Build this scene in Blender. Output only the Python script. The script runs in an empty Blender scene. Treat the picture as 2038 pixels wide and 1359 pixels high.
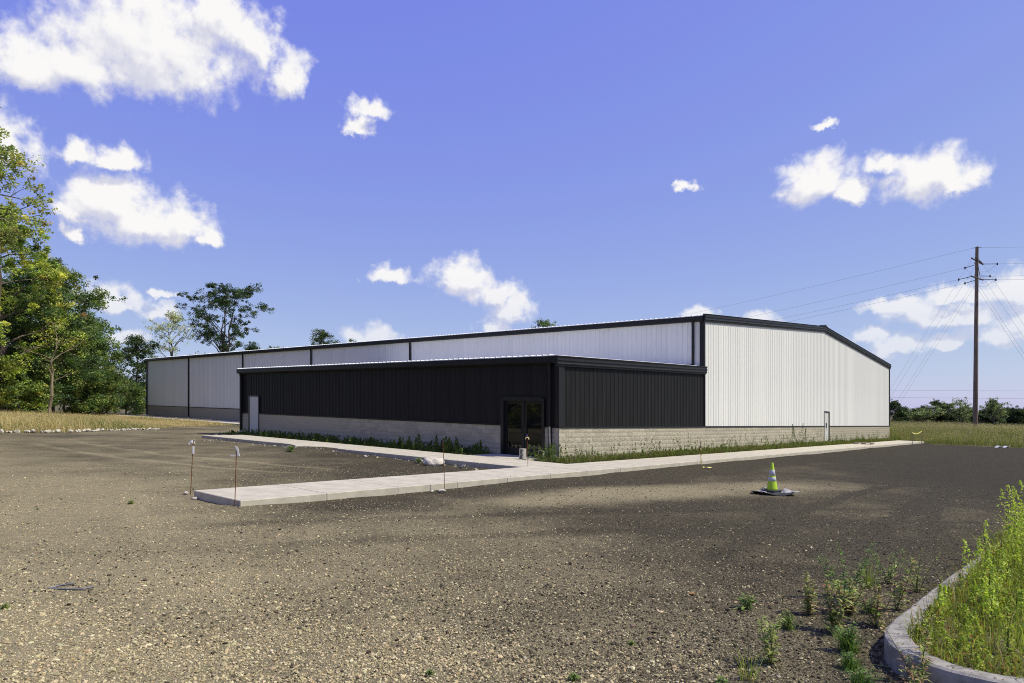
import bpy, math, random
import numpy as np
from mathutils import Vector, Matrix

# ------------------------------------------------------------------ camera, sky, sun, exposure
SC = bpy.context.scene
COL = SC.collection
F_PX, W_PX = 1349.57, 2038.0
CAM_H = 1.776
cam_d = bpy.data.cameras.new('camera'); cam = bpy.data.objects.new('camera', cam_d); COL.objects.link(cam)
cam.location = (0, 0, CAM_H); cam.rotation_euler = (math.radians(90), 0, 0)
cam_d.sensor_width = 36.0; cam_d.lens = F_PX / W_PX * 36.0
cam_d.shift_y = (815.52 - 679.5) / W_PX
cam_d.clip_start = 0.05; cam_d.clip_end = 6000
SC.camera = cam
SUN_AZ, SUN_EL = math.radians(100.0), math.radians(55.0)     # clockwise from the view direction (+Y)
SUN_STRENGTH, SKY_STRENGTH = 3.9, 0.12
SC.view_settings.view_transform = 'Standard'; SC.view_settings.look = 'None'
SC.view_settings.gamma = 1.0; SC.view_settings.exposure = 0.28; SC.view_settings.use_curve_mapping = False
SC.cycles.use_denoising = True; SC.cycles.denoising_prefilter = 'NONE'
SC.cycles.filter_width = 1.0
SC.cycles.max_bounces = 6; SC.cycles.diffuse_bounces = 4; SC.cycles.glossy_bounces = 2; SC.cycles.transmission_bounces = 3; SC.cycles.transparent_max_bounces = 8
sun_d = bpy.data.lights.new('sun', 'SUN'); sun = bpy.data.objects.new('sun', sun_d); COL.objects.link(sun)
sun_d.energy = SUN_STRENGTH; sun_d.angle = math.radians(0.5); sun_d.color = (1.0, 0.955, 0.82)
sd = Vector((math.sin(SUN_AZ) * math.cos(SUN_EL), math.cos(SUN_AZ) * math.cos(SUN_EL), math.sin(SUN_EL)))
sun.rotation_euler = sd.to_track_quat('Z', 'Y').to_euler()

def nd(t, typ, **kw):
    n = t.nodes.new(typ)
    for k, v in kw.items():
        if k == 'ins':
            for kk, vv in v.items(): n.inputs[kk].default_value = vv
        else: setattr(n, k, v)
    return n
def lk(t, a, b): t.links.new(a, b)
def mth(t, op, a, b=None, c=None, clamp=False):
    n = t.nodes.new('ShaderNodeMath'); n.operation = op; n.use_clamp = clamp
    for i, v in enumerate((a, b, c)):
        if v is None: continue
        if isinstance(v, (int, float)): n.inputs[i].default_value = v
        else: t.links.new(v, n.inputs[i])
    return n.outputs[0]
def vmth(t, op, a, b=None):
    n = t.nodes.new('ShaderNodeVectorMath'); n.operation = op
    for i, v in enumerate((a, b)):
        if v is None: continue
        if isinstance(v, (tuple, list)): n.inputs[i].default_value = v
        else: t.links.new(v, n.inputs[i])
    return n.outputs['Value'] if op == 'LENGTH' else n.outputs[0]
def maprange(t, v, a, b, c=0.0, d=1.0, smooth=True):
    n = t.nodes.new('ShaderNodeMapRange'); n.interpolation_type = 'SMOOTHSTEP' if smooth else 'LINEAR'
    t.links.new(v, n.inputs[0])
    for i, x in enumerate((a, b, c, d)): n.inputs[1 + i].default_value = x
    return n.outputs[0]
def mixc(t, fac, a, b, mode='MIX'):
    n = t.nodes.new('ShaderNodeMix'); n.data_type = 'RGBA'; n.blend_type = mode
    if isinstance(fac, (int, float)): n.inputs[0].default_value = fac
    else: t.links.new(fac, n.inputs[0])
    for i, v in ((6, a), (7, b)):
        if isinstance(v, (tuple, list)): n.inputs[i].default_value = (*v[:3], 1)
        else: t.links.new(v, n.inputs[i])
    return n.outputs[2]

# cumulus: azimuth, elevation (degrees) of the bulge above a flat base, half width, height scale
def _puff(x, top, base, rx):
    dx = x - 1019; r = math.hypot(F_PX, dx); az = math.degrees(math.atan2(dx, F_PX)); k = math.cos(math.radians(az))
    e = lambda y: math.degrees(math.atan2(815.5 - y, r)); re = (e(top) - e(base)) / 1.59
    return (round(az, 2), round(e(base) + re * .59, 2), round(math.degrees(rx / F_PX) * k * k, 2), round(re, 2))
CLOUDS = [_puff(*c) for c in [
    (300, -70, 196, 215), (65, 62, 186, 130), (440, -40, 95, 85), (505, 15, 125, 58), (578, 96, 196, 46), (150, 50, 190, 100),
    (10, 210, 335, 70), (155, 276, 328, 50), (225, 288, 345, 66), (215, 338, 448, 92), (290, 388, 486, 140), (165, 384, 446, 70), (360, 388, 480, 62), (138, 434, 478, 24), (418, 446, 494, 32),
    (738, 196, 243, 46), (705, 232, 270, 38), (775, 533, 570, 58), (925, 508, 594, 62), (985, 550, 610, 66), (1015, 588, 642, 46),
    (740, 642, 690, 56), (985, 632, 668, 30), (1622, 304, 404, 82), (1690, 346, 404, 52), (1762, 302, 350, 52), (1848, 292, 402, 98), (1912, 320, 388, 52),
    (1640, 235, 258, 27), (1370, 357, 381, 19), (1800, 588, 628, 88), (1890, 598, 654, 118), (1920, 562, 604, 96), (2015, 535, 622, 80), (1780, 667, 708, 68), (1860, 664, 694, 66),
    (1990, 638, 690, 98), (2035, 598, 664, 66), (1735, 652, 678, 46), (225, 560, 616, 68), (310, 598, 636, 50), (325, 573, 593, 26), (255, 657, 688, 46), (1390, 610, 645, 44), (1500, 620, 655, 66)]]
CLOUDS += [(62, 24, 6, 3), (97, 30, 9, 4), (120, 16, 7, 2.6), (142, 33, 8, 4), (165, 14, 9, 2.6), (-170, 26, 8, 3.4),
           (-148, 12, 9, 2.4), (-126, 30, 8, 4), (-104, 17, 9, 3), (-82, 27, 8, 3.6), (-55, 14, 7, 2.6), (20, 56, 10, 6)]

def cloud_group():
    g = bpy.data.node_groups.new('cloud_density', 'ShaderNodeTree')
    g.interface.new_socket('AzEl', in_out='INPUT', socket_type='NodeSocketVector')
    g.interface.new_socket('Density', in_out='OUTPUT', socket_type='NodeSocketFloat'); g.interface.new_socket('Soft', in_out='OUTPUT', socket_type='NodeSocketFloat')
    gi, go = g.nodes.new('NodeGroupInput'), g.nodes.new('NodeGroupOutput')
    v = gi.outputs[0]
    def noise2(sc_, det, ro, off):
        n = nd(g, 'ShaderNodeTexNoise', noise_dimensions='2D', ins={'Scale': sc_, 'Detail': det, 'Roughness': ro}); lk(g, vmth(g, 'ADD', v, off), n.inputs['Vector']); return n
    w1 = noise2(.3, 2., .5, (3, 7, 0)); w2 = noise2(1.1, 4., .6, (11, 2, 0))
    vw = vmth(g, 'ADD', v, vmth(g, 'MULTIPLY', vmth(g, 'SUBTRACT', w1.outputs['Color'], (.5, .5, .5)), (2.6, 1.5, 0)))
    vw = vmth(g, 'ADD', vw, vmth(g, 'MULTIPLY', vmth(g, 'SUBTRACT', w2.outputs['Color'], (.5, .5, .5)), (1.5, 1.1, 0)))
    m = None
    for a, e, ra, re in CLOUDS:
        d = vmth(g, 'SUBTRACT', vw, (a, e, 0))
        d = vmth(g, 'LENGTH', vmth(g, 'MAXIMUM', vmth(g, 'MULTIPLY', d, (1 / ra, 1 / re, 0)), vmth(g, 'MULTIPLY', d, (-1 / ra, -1.7 / re, 0))))
        m = d if m is None else mth(g, 'SMOOTH_MIN', m, d, 0.3)
    n = mth(g, 'MULTIPLY', mth(g, 'SUBTRACT', noise2(.62, 9., .56, (0, 0, 0)).outputs[0], .5), 1.9)
    body = mth(g, 'MULTIPLY', mth(g, 'SUBTRACT', 1.0, m), 1.5)
    lk(g, mth(g, 'ADD', body, n), go.inputs[0]); lk(g, mth(g, 'ADD', body, mth(g, 'MULTIPLY', n, .55)), go.inputs[1])
    return g

world = bpy.data.worlds.new('World'); SC.world = world; world.use_nodes = True
world.cycles.sampling_method = 'MANUAL'; world.cycles.sample_map_resolution = 1024
wt = world.node_tree; wt.nodes.clear()
sky = nd(wt, 'ShaderNodeTexSky', sky_type='NISHITA', sun_disc=False, sun_elevation=SUN_EL, sun_rotation=SUN_AZ,
         altitude=200, air_density=1.0, dust_density=0.4, ozone_density=2.2)
ssep = nd(wt, 'ShaderNodeSeparateColor'); lk(wt, sky.outputs[0], ssep.inputs[0]); scmb = nd(wt, 'ShaderNodeCombineColor')
for i, (gain, power) in enumerate(((1.28, .60), (1.18, .67), (5.15, .03))):      # gentler film response: violet-blue sky, soft horizon
    lk(wt, mth(wt, 'MULTIPLY', mth(wt, 'POWER', ssep.outputs[i], power), gain), scmb.inputs[i])
tint = scmb.outputs[0]
tc = nd(wt, 'ShaderNodeTexCoord'); sx = nd(wt, 'ShaderNodeSeparateXYZ'); lk(wt, tc.outputs['Generated'], sx.inputs[0])
az = mth(wt, 'MULTIPLY', mth(wt, 'ARCTAN2', sx.outputs[0], sx.outputs[1]), 180 / math.pi)
el = mth(wt, 'MULTIPLY', mth(wt, 'ARCSINE', sx.outputs[2]), 180 / math.pi)
ae = nd(wt, 'ShaderNodeCombineXYZ'); lk(wt, az, ae.inputs[0]); lk(wt, el, ae.inputs[1])
CG = cloud_group()
def cg_at(off):
    n = wt.nodes.new('ShaderNodeGroup'); n.node_tree = CG
    lk(wt, vmth(wt, 'ADD', ae.outputs[0], off), n.inputs[0]); return n.outputs
(d0, s0), (_, s1) = cg_at((0, 0, 0)), cg_at((.5, 1.2, 0))
mask = maprange(wt, d0, -0.40, 0.82)
lit = maprange(wt, mth(wt, 'SUBTRACT', s0, s1), -0.60, 0.42)
ccol = mixc(wt, lit, (4.6, 4.65, 5.45), (6.6, 6.5, 6.45))
lowfade = maprange(wt, el, 0.0, 13.0, 0.42, 1.0)
fac = mth(wt, 'MULTIPLY', mth(wt, 'POWER', mask, 1.0), lowfade)
skyc = mixc(wt, fac, tint, ccol)
bg = nd(wt, 'ShaderNodeBackground', ins={'Strength': SKY_STRENGTH}); lk(wt, skyc, bg.inputs[0])
wo = nd(wt, 'ShaderNodeOutputWorld'); lk(wt, bg.outputs[0], wo.inputs[0])

# ------------------------------------------------------------------ site frame
K_SHEAR = 0.0257                               # Z sheared down towards +X to match the image's tilted horizon, verticals kept upright
PHI = 0.7239; S, C = math.sin(PHI), math.cos(PHI)
XC, ZC = 1.758, 25.508                        # near corner of the black annex
def satur(x):
    ax = abs(x)
    return x if ax < 100 else math.copysign(100 + 300 * math.tanh((ax - 100) / 300), x)
def shear_z(x): return -K_SHEAR * satur(x)
def gz(u, v): return -K_SHEAR * (u * S - v * C)  # same shear in building coordinates: eaves and block courses tilt with it
def plan(u, v): return XC + u * S - v * C, ZC + u * C + v * S
def uv_of(x, y):
    dx, dy = x - XC, y - ZC
    return dx * S + dy * C, -dx * C + dy * S
ROT = math.pi / 2 - PHI

# ------------------------------------------------------------------ helpers
def np_mesh(name, verts, faces, cols=None, smooth=False):
    """verts (N,3) array, faces (M,k) array of equal-sized polygons"""
    me = bpy.data.meshes.new(name)
    verts = np.asarray(verts, np.float32); faces = np.asarray(faces, np.int32)
    k = faces.shape[1]
    me.vertices.add(len(verts)); me.vertices.foreach_set('co', verts.ravel())
    me.loops.add(faces.size); me.loops.foreach_set('vertex_index', faces.ravel())
    me.polygons.add(len(faces)); me.polygons.foreach_set('loop_start', np.arange(0, faces.size, k, dtype=np.int32))
    me.polygons.foreach_set('use_smooth', np.full(len(faces), smooth))
    me.update(calc_edges=True)
    if cols is not None:
        a = me.color_attributes.new('Col', 'FLOAT_COLOR', 'POINT')
        c = np.ones((len(verts), 4), np.float32); c[:, :3] = cols
        a.data.foreach_set('color', c.ravel())
    return me
def link(name, me, mat=None, parent=None, loc=(0, 0, 0), rotz=0.0):
    o = bpy.data.objects.new(name, me); COL.objects.link(o)
    if mat is not None and me is not None and not me.materials: me.materials.append(mat)
    o.parent = parent; o.location = loc; o.rotation_euler = (0, 0, rotz)
    return o
def tag(o, label, cat=None, group=None, kind=None):
    o['label'] = label
    if cat: o['category'] = cat
    if group: o['group'] = group
    if kind: o['kind'] = kind
    return o
def empty(name, loc, rotz=0.0):
    o = bpy.data.objects.new(name, None); COL.objects.link(o); o.location = loc; o.rotation_euler = (0, 0, rotz); o.empty_display_size = .2
    return o
class MB:
    def __init__(s): s.v = []; s.f = []
    def add(s, vs, fs):
        b = len(s.v); s.v += [tuple(p) for p in vs]; s.f += [tuple(i + b for i in f) for f in fs]; return s
    def box(s, x0, x1, y0, y1, z0, z1, zf=None):
        P = [(x, y, z + (zf(x, y) if zf else 0)) for z in (z0, z1) for y in (y0, y1) for x in (x0, x1)]
        return s.add(P, [(0, 2, 3, 1), (4, 5, 7, 6), (0, 1, 5, 4), (2, 6, 7, 3), (0, 4, 6, 2), (1, 3, 7, 5)])
    def tube(s, pts, rad, n=8, cap=True):
        pts = [Vector(p) for p in pts]; R = rad if isinstance(rad, (list, tuple)) else [rad] * len(pts)
        rings = []
        for i, p in enumerate(pts):
            d = (pts[min(i + 1, len(pts) - 1)] - pts[max(i - 1, 0)]).normalized()
            a = d.cross(Vector((0, 0, 1)) if abs(d.z) < .9 else Vector((1, 0, 0))).normalized(); b = d.cross(a)
            rings.append([p + (a * math.cos(t) + b * math.sin(t)) * R[i] for t in [2 * math.pi * j / n for j in range(n)]])
        vs = [q for r in rings for q in r]; fs = []
        for i in range(len(pts) - 1):
            for j in range(n): fs.append((i * n + j, i * n + (j + 1) % n, (i + 1) * n + (j + 1) % n, (i + 1) * n + j))
        if cap: fs += [tuple(range(n - 1, -1, -1)), tuple((len(pts) - 1) * n + j for j in range(n))]
        return s.add(vs, fs)
    def lathe(s, prof, n=24, at=(0, 0, 0)):
        vs = [(at[0] + r * math.cos(2 * math.pi * j / n), at[1] + r * math.sin(2 * math.pi * j / n), at[2] + z) for r, z in prof for j in range(n)]
        fs = [(i * n + j, i * n + (j + 1) % n, (i + 1) * n + (j + 1) % n, (i + 1) * n + j) for i in range(len(prof) - 1) for j in range(n)]
        fs += [tuple(range(n - 1, -1, -1)), tuple((len(prof) - 1) * n + j for j in range(n))]
        return s.add(vs, fs)
    def extrude(s, prof, a0, a1, axis, zf=None, n=1, closed=True):
        """profile [(other, z)] swept along axis 'u' (x) or 'v' (y)"""
        m = len(prof); st = [a0 + (a1 - a0) * i / n for i in range(n + 1)]; vs = []
        for a in st:
            for o, z in prof:
                x, y = (a, o) if axis == 'u' else (o, a)
                vs.append((x, y, z + (zf(x, y) if zf else 0)))
        fs = []
        for i in range(n):
            for j in range(m if closed else m - 1):
                fs.append((i * m + j, i * m + (j + 1) % m, (i + 1) * m + (j + 1) % m, (i + 1) * m + j))
        if closed: fs += [tuple(range(m - 1, -1, -1)), tuple(n * m + j for j in range(m))]
        return s.add(vs, fs)
    def mesh(s, name, smooth=False):
        me = bpy.data.meshes.new(name); me.from_pydata(s.v, [], s.f); me.validate()
        if smooth: me.polygons.foreach_set('use_smooth', [True] * len(me.polygons))
        import bmesh
        bm = bmesh.new(); bm.from_mesh(me); bmesh.ops.recalc_face_normals(bm, faces=bm.faces); bm.to_mesh(me); bm.free()
        return me
    def build(s, name, mat, parent=None, loc=(0, 0, 0), rotz=0.0, smooth=False):
        return link(name, s.mesh(name, smooth), mat, parent, loc, rotz)
def copy_tree(o, parent=None):
    c = o.copy(); COL.objects.link(c)
    if parent is not None: c.parent = parent
    for ch in list(o.children): copy_tree(ch, c)
    return c

# ------------------------------------------------------------------ materials
def new_mat(name):
    m = bpy.data.materials.new(name); m.use_nodes = True; t = m.node_tree
    return m, t, t.nodes['Principled BSDF']
def simple(name, col, rough=0.6, metal=0.0, spec=0.5, var=0.12, scale=6.0, bump=0.0, bscale=40.0, streak=False, dirt=None, bdet=8.0):
    m, t, b = new_mat(name)
    tcn = nd(t, 'ShaderNodeTexCoord'); mp = nd(t, 'ShaderNodeMapping'); lk(t, tcn.outputs['Object'], mp.inputs[0])
    if streak: mp.inputs['Scale'].default_value = (1, 1, .12)
    n = nd(t, 'ShaderNodeTexNoise', ins={'Scale': scale, 'Detail': 6.0, 'Roughness': .6}); lk(t, mp.outputs[0], n.inputs['Vector'])
    lo = tuple(c * (1 - var) for c in col); hi = tuple(min(1, c * (1 + var)) for c in col)
    c = mixc(t, maprange(t, n.outputs[0], .3, .7), lo, hi)
    if dirt:
        n2 = nd(t, 'ShaderNodeTexNoise', ins={'Scale': scale * .35, 'Detail': 8.0, 'Roughness': .7}); lk(t, mp.outputs[0], n2.inputs['Vector'])
        c = mixc(t, maprange(t, n2.outputs[0], .52, .72, 0, .6), c, dirt)
    if streak:
        oi = nd(t, 'ShaderNodeObjectInfo'); hv = nd(t, 'ShaderNodeHueSaturation'); lk(t, c, hv.inputs['Color']); lk(t, mth(t, 'ADD', mth(t, 'MULTIPLY', oi.outputs['Random'], .06), .965), hv.inputs['Value']); c = hv.outputs[0]
    lk(t, c, b.inputs['Base Color'])
    b.inputs['Roughness'].default_value = rough; b.inputs['Metallic'].default_value = metal; b.inputs['Specular IOR Level'].default_value = spec
    if bump:
        n3 = nd(t, 'ShaderNodeTexNoise', ins={'Scale': bscale, 'Detail': bdet, 'Roughness': .65}); lk(t, tcn.outputs['Object'], n3.inputs['Vector'])
        bp = nd(t, 'ShaderNodeBump', ins={'Strength': 1.0, 'Distance': bump}); lk(t, n3.outputs[0], bp.inputs['Height']); lk(t, bp.outputs[0], b.inputs['Normal'])
    return m
M = {}
M['white_metal'] = simple('white_painted_steel', (.79, .775, .685), .5, spec=.3, var=.03, scale=1.5, bump=.008, bscale=1.3, bdet=1.0, streak=True, dirt=(.74, .715, .62))
M['black_metal'] = simple('black_painted_steel', (.0135, .013, .012), .55, spec=.18, var=.25, scale=2.0, bump=.008, bscale=1.3, bdet=1.0, streak=True)
M['black_trim'] = simple('black_trim_steel', (.014, .0138, .0135), .45, spec=.3, var=.15, scale=2.0)
M['white_roof'] = simple('galvalume_white_roof', (.72, .72, .71), .45, spec=.4, var=.05)
M['mortar'] = simple('mortar', (.33, .305, .26), .95, spec=.1, var=.15, scale=20, bump=.004)
M['concrete'] = simple('sidewalk_concrete', (.48, .435, .335), .9, spec=.15, var=.13, scale=2.6, bump=.0015, bscale=120, dirt=(.35, .31, .235))
M['curb'] = simple('curb_concrete', (.30, .28, .24), .9, spec=.15, var=.22, scale=9, bump=.004, bscale=60, dirt=(.13, .115, .095))
M['door_white'] = simple('door_white_paint', (.60, .59, .52), .5, var=.04)
M['door_black'] = simple('storefront_black_aluminium', (.012, .012, .013), .35, spec=.5, var=.1)
M['steel'] = simple('stainless_handle', (.45, .45, .45), .3, metal=1.0, var=.05)
M['rust'] = simple('rusty_rebar', (.16, .062, .025), .9, spec=.1, var=.45, scale=60, bump=.001, bscale=200)
M['ribbon_white'] = simple('white_ribbon', (.72, .71, .67), .6, var=.05)
M['ribbon_yellow'] = simple('yellow_tape', (.62, .56, .12), .5, var=.1, scale=20)
M['cap_yellow'] = simple('yellow_cap', (.72, .62, .28), .5, var=.1)
M['cone_lime'] = simple('lime_cone_vinyl', (.42, .62, .02), .45, var=.06, dirt=(.34, .46, .05))
M['cone_band'] = simple('reflective_collar', (.50, .48, .50), .35, var=.06, scale=30)
M['cone_black'] = simple('black_rubber', (.022, .022, .022), .75, var=.3, scale=20)
M['torn_fabric'] = simple('torn_grey_fabric', (.36, .345, .33), .85, var=.35, scale=14, bump=.004, bscale=50)
M['wood_pallet'] = simple('weathered_pallet_wood', (.22, .165, .12), .9, var=.35, scale=18, bump=.002)
M['pole_wood'] = simple('creosote_pole_wood', (.17, .125, .085), .9, var=.35, scale=8, streak=True, bump=.006, bscale=30)
M['arm_wood'] = simple('crossarm_wood', (.13, .11, .09), .9, var=.3, scale=12)
M['wire'] = simple('weathered_wire', (.30, .31, .35), .6, var=.1)
M['insulator'] = simple('insulator', (.06, .05, .06), .8, spec=.1, var=.1)
M['rock'] = simple('pale_limestone', (.52, .475, .39), .95, spec=.1, var=.25, scale=5, bump=.012, bscale=14)
M['rubble'] = simple('concrete_rubble', (.42, .40, .36), .95, spec=.1, var=.3, scale=9, bump=.008, bscale=30)
M['cmu'] = simple('loose_concrete_block', (.40, .38, .33), .95, spec=.1, var=.15, scale=14, bump=.003, bscale=80)
M['white_plastic'] = simple('white_pvc', (.72, .72, .70), .45, var=.04)
M['soil'] = simple('dry_soil', (.13, .105, .07), .95, spec=.1, var=.35, scale=3, bump=.02, bscale=8)
M['galv'] = simple('dull_conduit', (.24, .22, .20), .6, var=.2)
M['dead_leaf'] = simple('dead_leaf', (.32, .17, .06), .8, var=.2)

def block_mat():
    m, t, b = new_mat('split_face_block')
    tcn = nd(t, 'ShaderNodeTexCoord'); oi = nd(t, 'ShaderNodeObjectInfo')
    v = vmth(t, 'ADD', tcn.outputs['Object'], vmth(t, 'MULTIPLY', oi.outputs['Location'], (1.7, 1.3, 3.1)))
    n = nd(t, 'ShaderNodeTexNoise', ins={'Scale': 28.0, 'Detail': 9.0, 'Roughness': .75}); lk(t, v, n.inputs['Vector'])
    n2 = nd(t, 'ShaderNodeTexVoronoi', ins={'Scale': 60.0}); lk(t, v, n2.inputs['Vector'])
    c = mixc(t, maprange(t, n.outputs[0], .3, .72), (.33, .29, .205), (.60, .545, .405))
    c = mixc(t, maprange(t, n2.outputs['Distance'], .0, .35, .35, 0), c, (.16, .15, .135))
    k = mth(t, 'ADD', mth(t, 'MULTIPLY', oi.outputs['Random'], .22), .89)
    hv = nd(t, 'ShaderNodeHueSaturation'); lk(t, c, hv.inputs['Color']); lk(t, k, hv.inputs['Value'])
    lk(t, hv.outputs[0], b.inputs['Base Color']); b.inputs['Roughness'].default_value = .95; b.inputs['Specular IOR Level'].default_value = .1
    bp = nd(t, 'ShaderNodeBump', ins={'Strength': 1.0, 'Distance': .02}); lk(t, n.outputs[0], bp.inputs['Height']); lk(t, bp.outputs[0], b.inputs['Normal'])
    return m
M['block'] = block_mat()

def leaf_mat(name, trans=.35, rough=.55):
    m, t, b = new_mat(name)
    a = nd(t, 'ShaderNodeAttribute', attribute_name='Col')
    lk(t, a.outputs['Color'], b.inputs['Base Color']); b.inputs['Roughness'].default_value = rough; b.inputs['Specular IOR Level'].default_value = .25
    tr = nd(t, 'ShaderNodeBsdfTranslucent')
    tcol = mixc(t, 1.0, a.outputs['Color'], (1.15, 1.25, .55), 'MULTIPLY'); lk(t, tcol, tr.inputs[0])
    mx = nd(t, 'ShaderNodeMixShader', ins={0: trans}); lk(t, b.outputs[0], mx.inputs[1]); lk(t, tr.outputs[0], mx.inputs[2])
    lk(t, mx.outputs[0], t.nodes['Material Output'].inputs[0])
    return m
M['leaf'] = leaf_mat('foliage'); M['grass'] = leaf_mat('grass_blades', .42, .6)
def attr_mat(name, rough=.9, bump=0):
    m, t, b = new_mat(name); a = nd(t, 'ShaderNodeAttribute', attribute_name='Col'); lk(t, a.outputs['Color'], b.inputs['Base Color'])
    b.inputs['Roughness'].default_value = rough; b.inputs['Specular IOR Level'].default_value = .2
    return m
M['pebble'] = attr_mat('pebbles')
def bark_mat(name, col):
    return simple(name, col, .95, spec=.1, var=.35, scale=6, streak=True, bump=.01, bscale=20)
M['bark'] = bark_mat('grey_brown_bark', (.13, .105, .08)); M['bark_pale'] = bark_mat('pale_bark', (.25, .20, .125))

def gravel_mat():
    m, t, b = new_mat('crushed_asphalt_gravel')
    g = nd(t, 'ShaderNodeNewGeometry'); P = g.outputs['Position']
    def noise(sc, det=6., ro=.6, off=(0, 0, 0)):
        n = nd(t, 'ShaderNodeTexNoise', ins={'Scale': sc, 'Detail': det, 'Roughness': ro}); lk(t, vmth(t, 'ADD', P, off), n.inputs['Vector']); return n.outputs[0]
    # dusty tan patches against dark asphalt millings
    big = noise(.16, 5, .6); mid = noise(.7, 6, .65, (9, 3, 0)); fine = noise(7., 6, .7)
    sp = nd(t, 'ShaderNodeSeparateXYZ'); lk(t, P, sp.inputs[0])
    # traffic dust: more of it to the left, where lorries turn, and in a worn band past the drain
    left = maprange(t, mth(t, 'ADD', sp.outputs[0], mth(t, 'MULTIPLY', sp.outputs[1], .30)), 8.5, -4.5)
    rel = nd(t, 'ShaderNodeVectorRotate', rotation_type='Z_AXIS', ins={'Center': (3.8, 17.0, 0), 'Angle': -.49}); lk(t, P, rel.inputs['Vector'])
    e = vmth(t, 'LENGTH', vmth(t, 'MULTIPLY', vmth(t, 'SUBTRACT', rel.outputs[0], (3.8, 17.0, 0)), (.145, .55, 0)))
    band = maprange(t, e, 1.25, .25, 0, .75)
    dust = mth(t, 'SUBTRACT', mth(t, 'ADD', mth(t, 'MULTIPLY', left, .80), band), maprange(t, sp.outputs[0], 9., 20., 0, .35))
    uvr = nd(t, 'ShaderNodeVectorRotate', rotation_type='Z_AXIS', ins={'Center': (XC, ZC, 0), 'Angle': -ROT}); lk(t, P, uvr.inputs['Vector'])
    us = nd(t, 'ShaderNodeSeparateXYZ'); lk(t, vmth(t, 'SUBTRACT', uvr.outputs[0], (XC, ZC, 0)), us.inputs[0])
    fresh = mth(t, 'MULTIPLY', maprange(t, us.outputs[1], -6.4, -4.6), maprange(t, us.outputs[0], -16.5, -12.5))      # fresh dark millings along the new walks
    dust = mth(t, 'SUBTRACT', dust, mth(t, 'MULTIPLY', fresh, .45))
    dust = mth(t, 'ADD', dust, mth(t, 'MULTIPLY', mth(t, 'SUBTRACT', big, .5), 1.3))
    dust = mth(t, 'ADD', dust, mth(t, 'MULTIPLY', mth(t, 'SUBTRACT', mid, .5), .9))
    for px_, py_, an, half, gauge, amt in ((10.0, 17.6, .80, 14., .85, -.30), (13.5, 19.0, .83, 13., .85, -.28), (-13.0, 24.0, 2.55, 12., .9, .30), (-6.0, 9.5, 2.2, 9., .9, .16), (1.0, 12.2, .35, 9., .9, -.22)):
        rv = nd(t, 'ShaderNodeVectorRotate', rotation_type='Z_AXIS', ins={'Center': (px_, py_, 0), 'Angle': -an}); lk(t, P, rv.inputs['Vector'])
        rs = nd(t, 'ShaderNodeSeparateXYZ'); lk(t, vmth(t, 'SUBTRACT', rv.outputs[0], (px_, py_, 0)), rs.inputs[0])
        bend = mth(t, 'ADD', mth(t, 'MULTIPLY', mth(t, 'MULTIPLY', rs.outputs[0], rs.outputs[0]), .012), mth(t, 'MULTIPLY', mth(t, 'SUBTRACT', mid, .5), .9))
        off = mth(t, 'ABSOLUTE', mth(t, 'SUBTRACT', mth(t, 'ABSOLUTE', mth(t, 'ADD', rs.outputs[1], bend)), gauge))
        tr_ = mth(t, 'MULTIPLY', maprange(t, off, .32, .08), maprange(t, mth(t, 'ABSOLUTE', rs.outputs[0]), half, half * .5))
        dust = mth(t, 'ADD', dust, mth(t, 'MULTIPLY', mth(t, 'MULTIPLY', tr_, maprange(t, big, .3, .6, .35, 1.)), amt))
    dust = maprange(t, dust, -.15, .95)
    def stones(sc, off):
        v = nd(t, 'ShaderNodeTexVoronoi', ins={'Scale': sc, 'Randomness': 1.0}); lk(t, vmth(t, 'ADD', P, off), v.inputs['Vector'])
        r = nd(t, 'ShaderNodeValToRGB'); cs = nd(t, 'ShaderNodeSeparateColor'); lk(t, v.outputs['Color'], cs.inputs[0]); lk(t, cs.outputs[0], r.inputs[0])
        el = r.color_ramp.elements
        el[0].position = 0; el[0].color = (.022, .020, .019, 1); el[1].position = 1; el[1].color = (.46, .42, .34, 1)
        for p, c in ((.35, (.050, .046, .041)), (.62, (.095, .085, .072)), (.82, (.17, .15, .12)), (.93, (.30, .265, .21))):
            k = el.new(p); k.color = (*c, 1)
        return r.outputs[0], v.outputs['Distance']
    c1, h1 = stones(75., (0, 0, 0)); c2, h2 = stones(150., (3, 1, 2)); c3, h3 = stones(36., (5, 7, 1))
    col = mixc(t, .5, c1, c2)
    big_mask = maprange(t, noise(11., 3, .5, (4, 4, 4)), .56, .62)
    col = mixc(t, mth(t, 'MULTIPLY', big_mask, .8), col, c3)
    tan = mixc(t, maprange(t, fine, .3, .7), (.29, .247, .132), (.40, .343, .185))
    tan = mixc(t, .42, tan, mixc(t, 1.0, col, (2.05, 1.85, 1.45), 'MULTIPLY'))
    col = mixc(t, 1.0, col, (.60, .56, .40), 'MULTIPLY')
    col = mixc(t, maprange(t, sp.outputs[0], 5., 17., 0, .55), col, mixc(t, 1.0, col, (.42, .43, .46), 'MULTIPLY'))      # newer, blacker millings towards the far side
    col = mixc(t, dust, col, tan)
    lk(t, col, b.inputs['Base Color']); b.inputs['Roughness'].default_value = .95; b.inputs['Specular IOR Level'].default_value = .15
    h = mth(t, 'ADD', mth(t, 'MULTIPLY', h1, -.9), mth(t, 'MULTIPLY', mth(t, 'MULTIPLY', h3, big_mask), -1.2))
    h = mth(t, 'ADD', h, mth(t, 'MULTIPLY', fine, .8)); h = mth(t, 'ADD', h, mth(t, 'MULTIPLY', h2, -.4))
    bp = nd(t, 'ShaderNodeBump', ins={'Strength': .9, 'Distance': .014}); lk(t, h, bp.inputs['Height']); lk(t, bp.outputs[0], b.inputs['Normal'])
    return m
M['gravel'] = gravel_mat()
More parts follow.
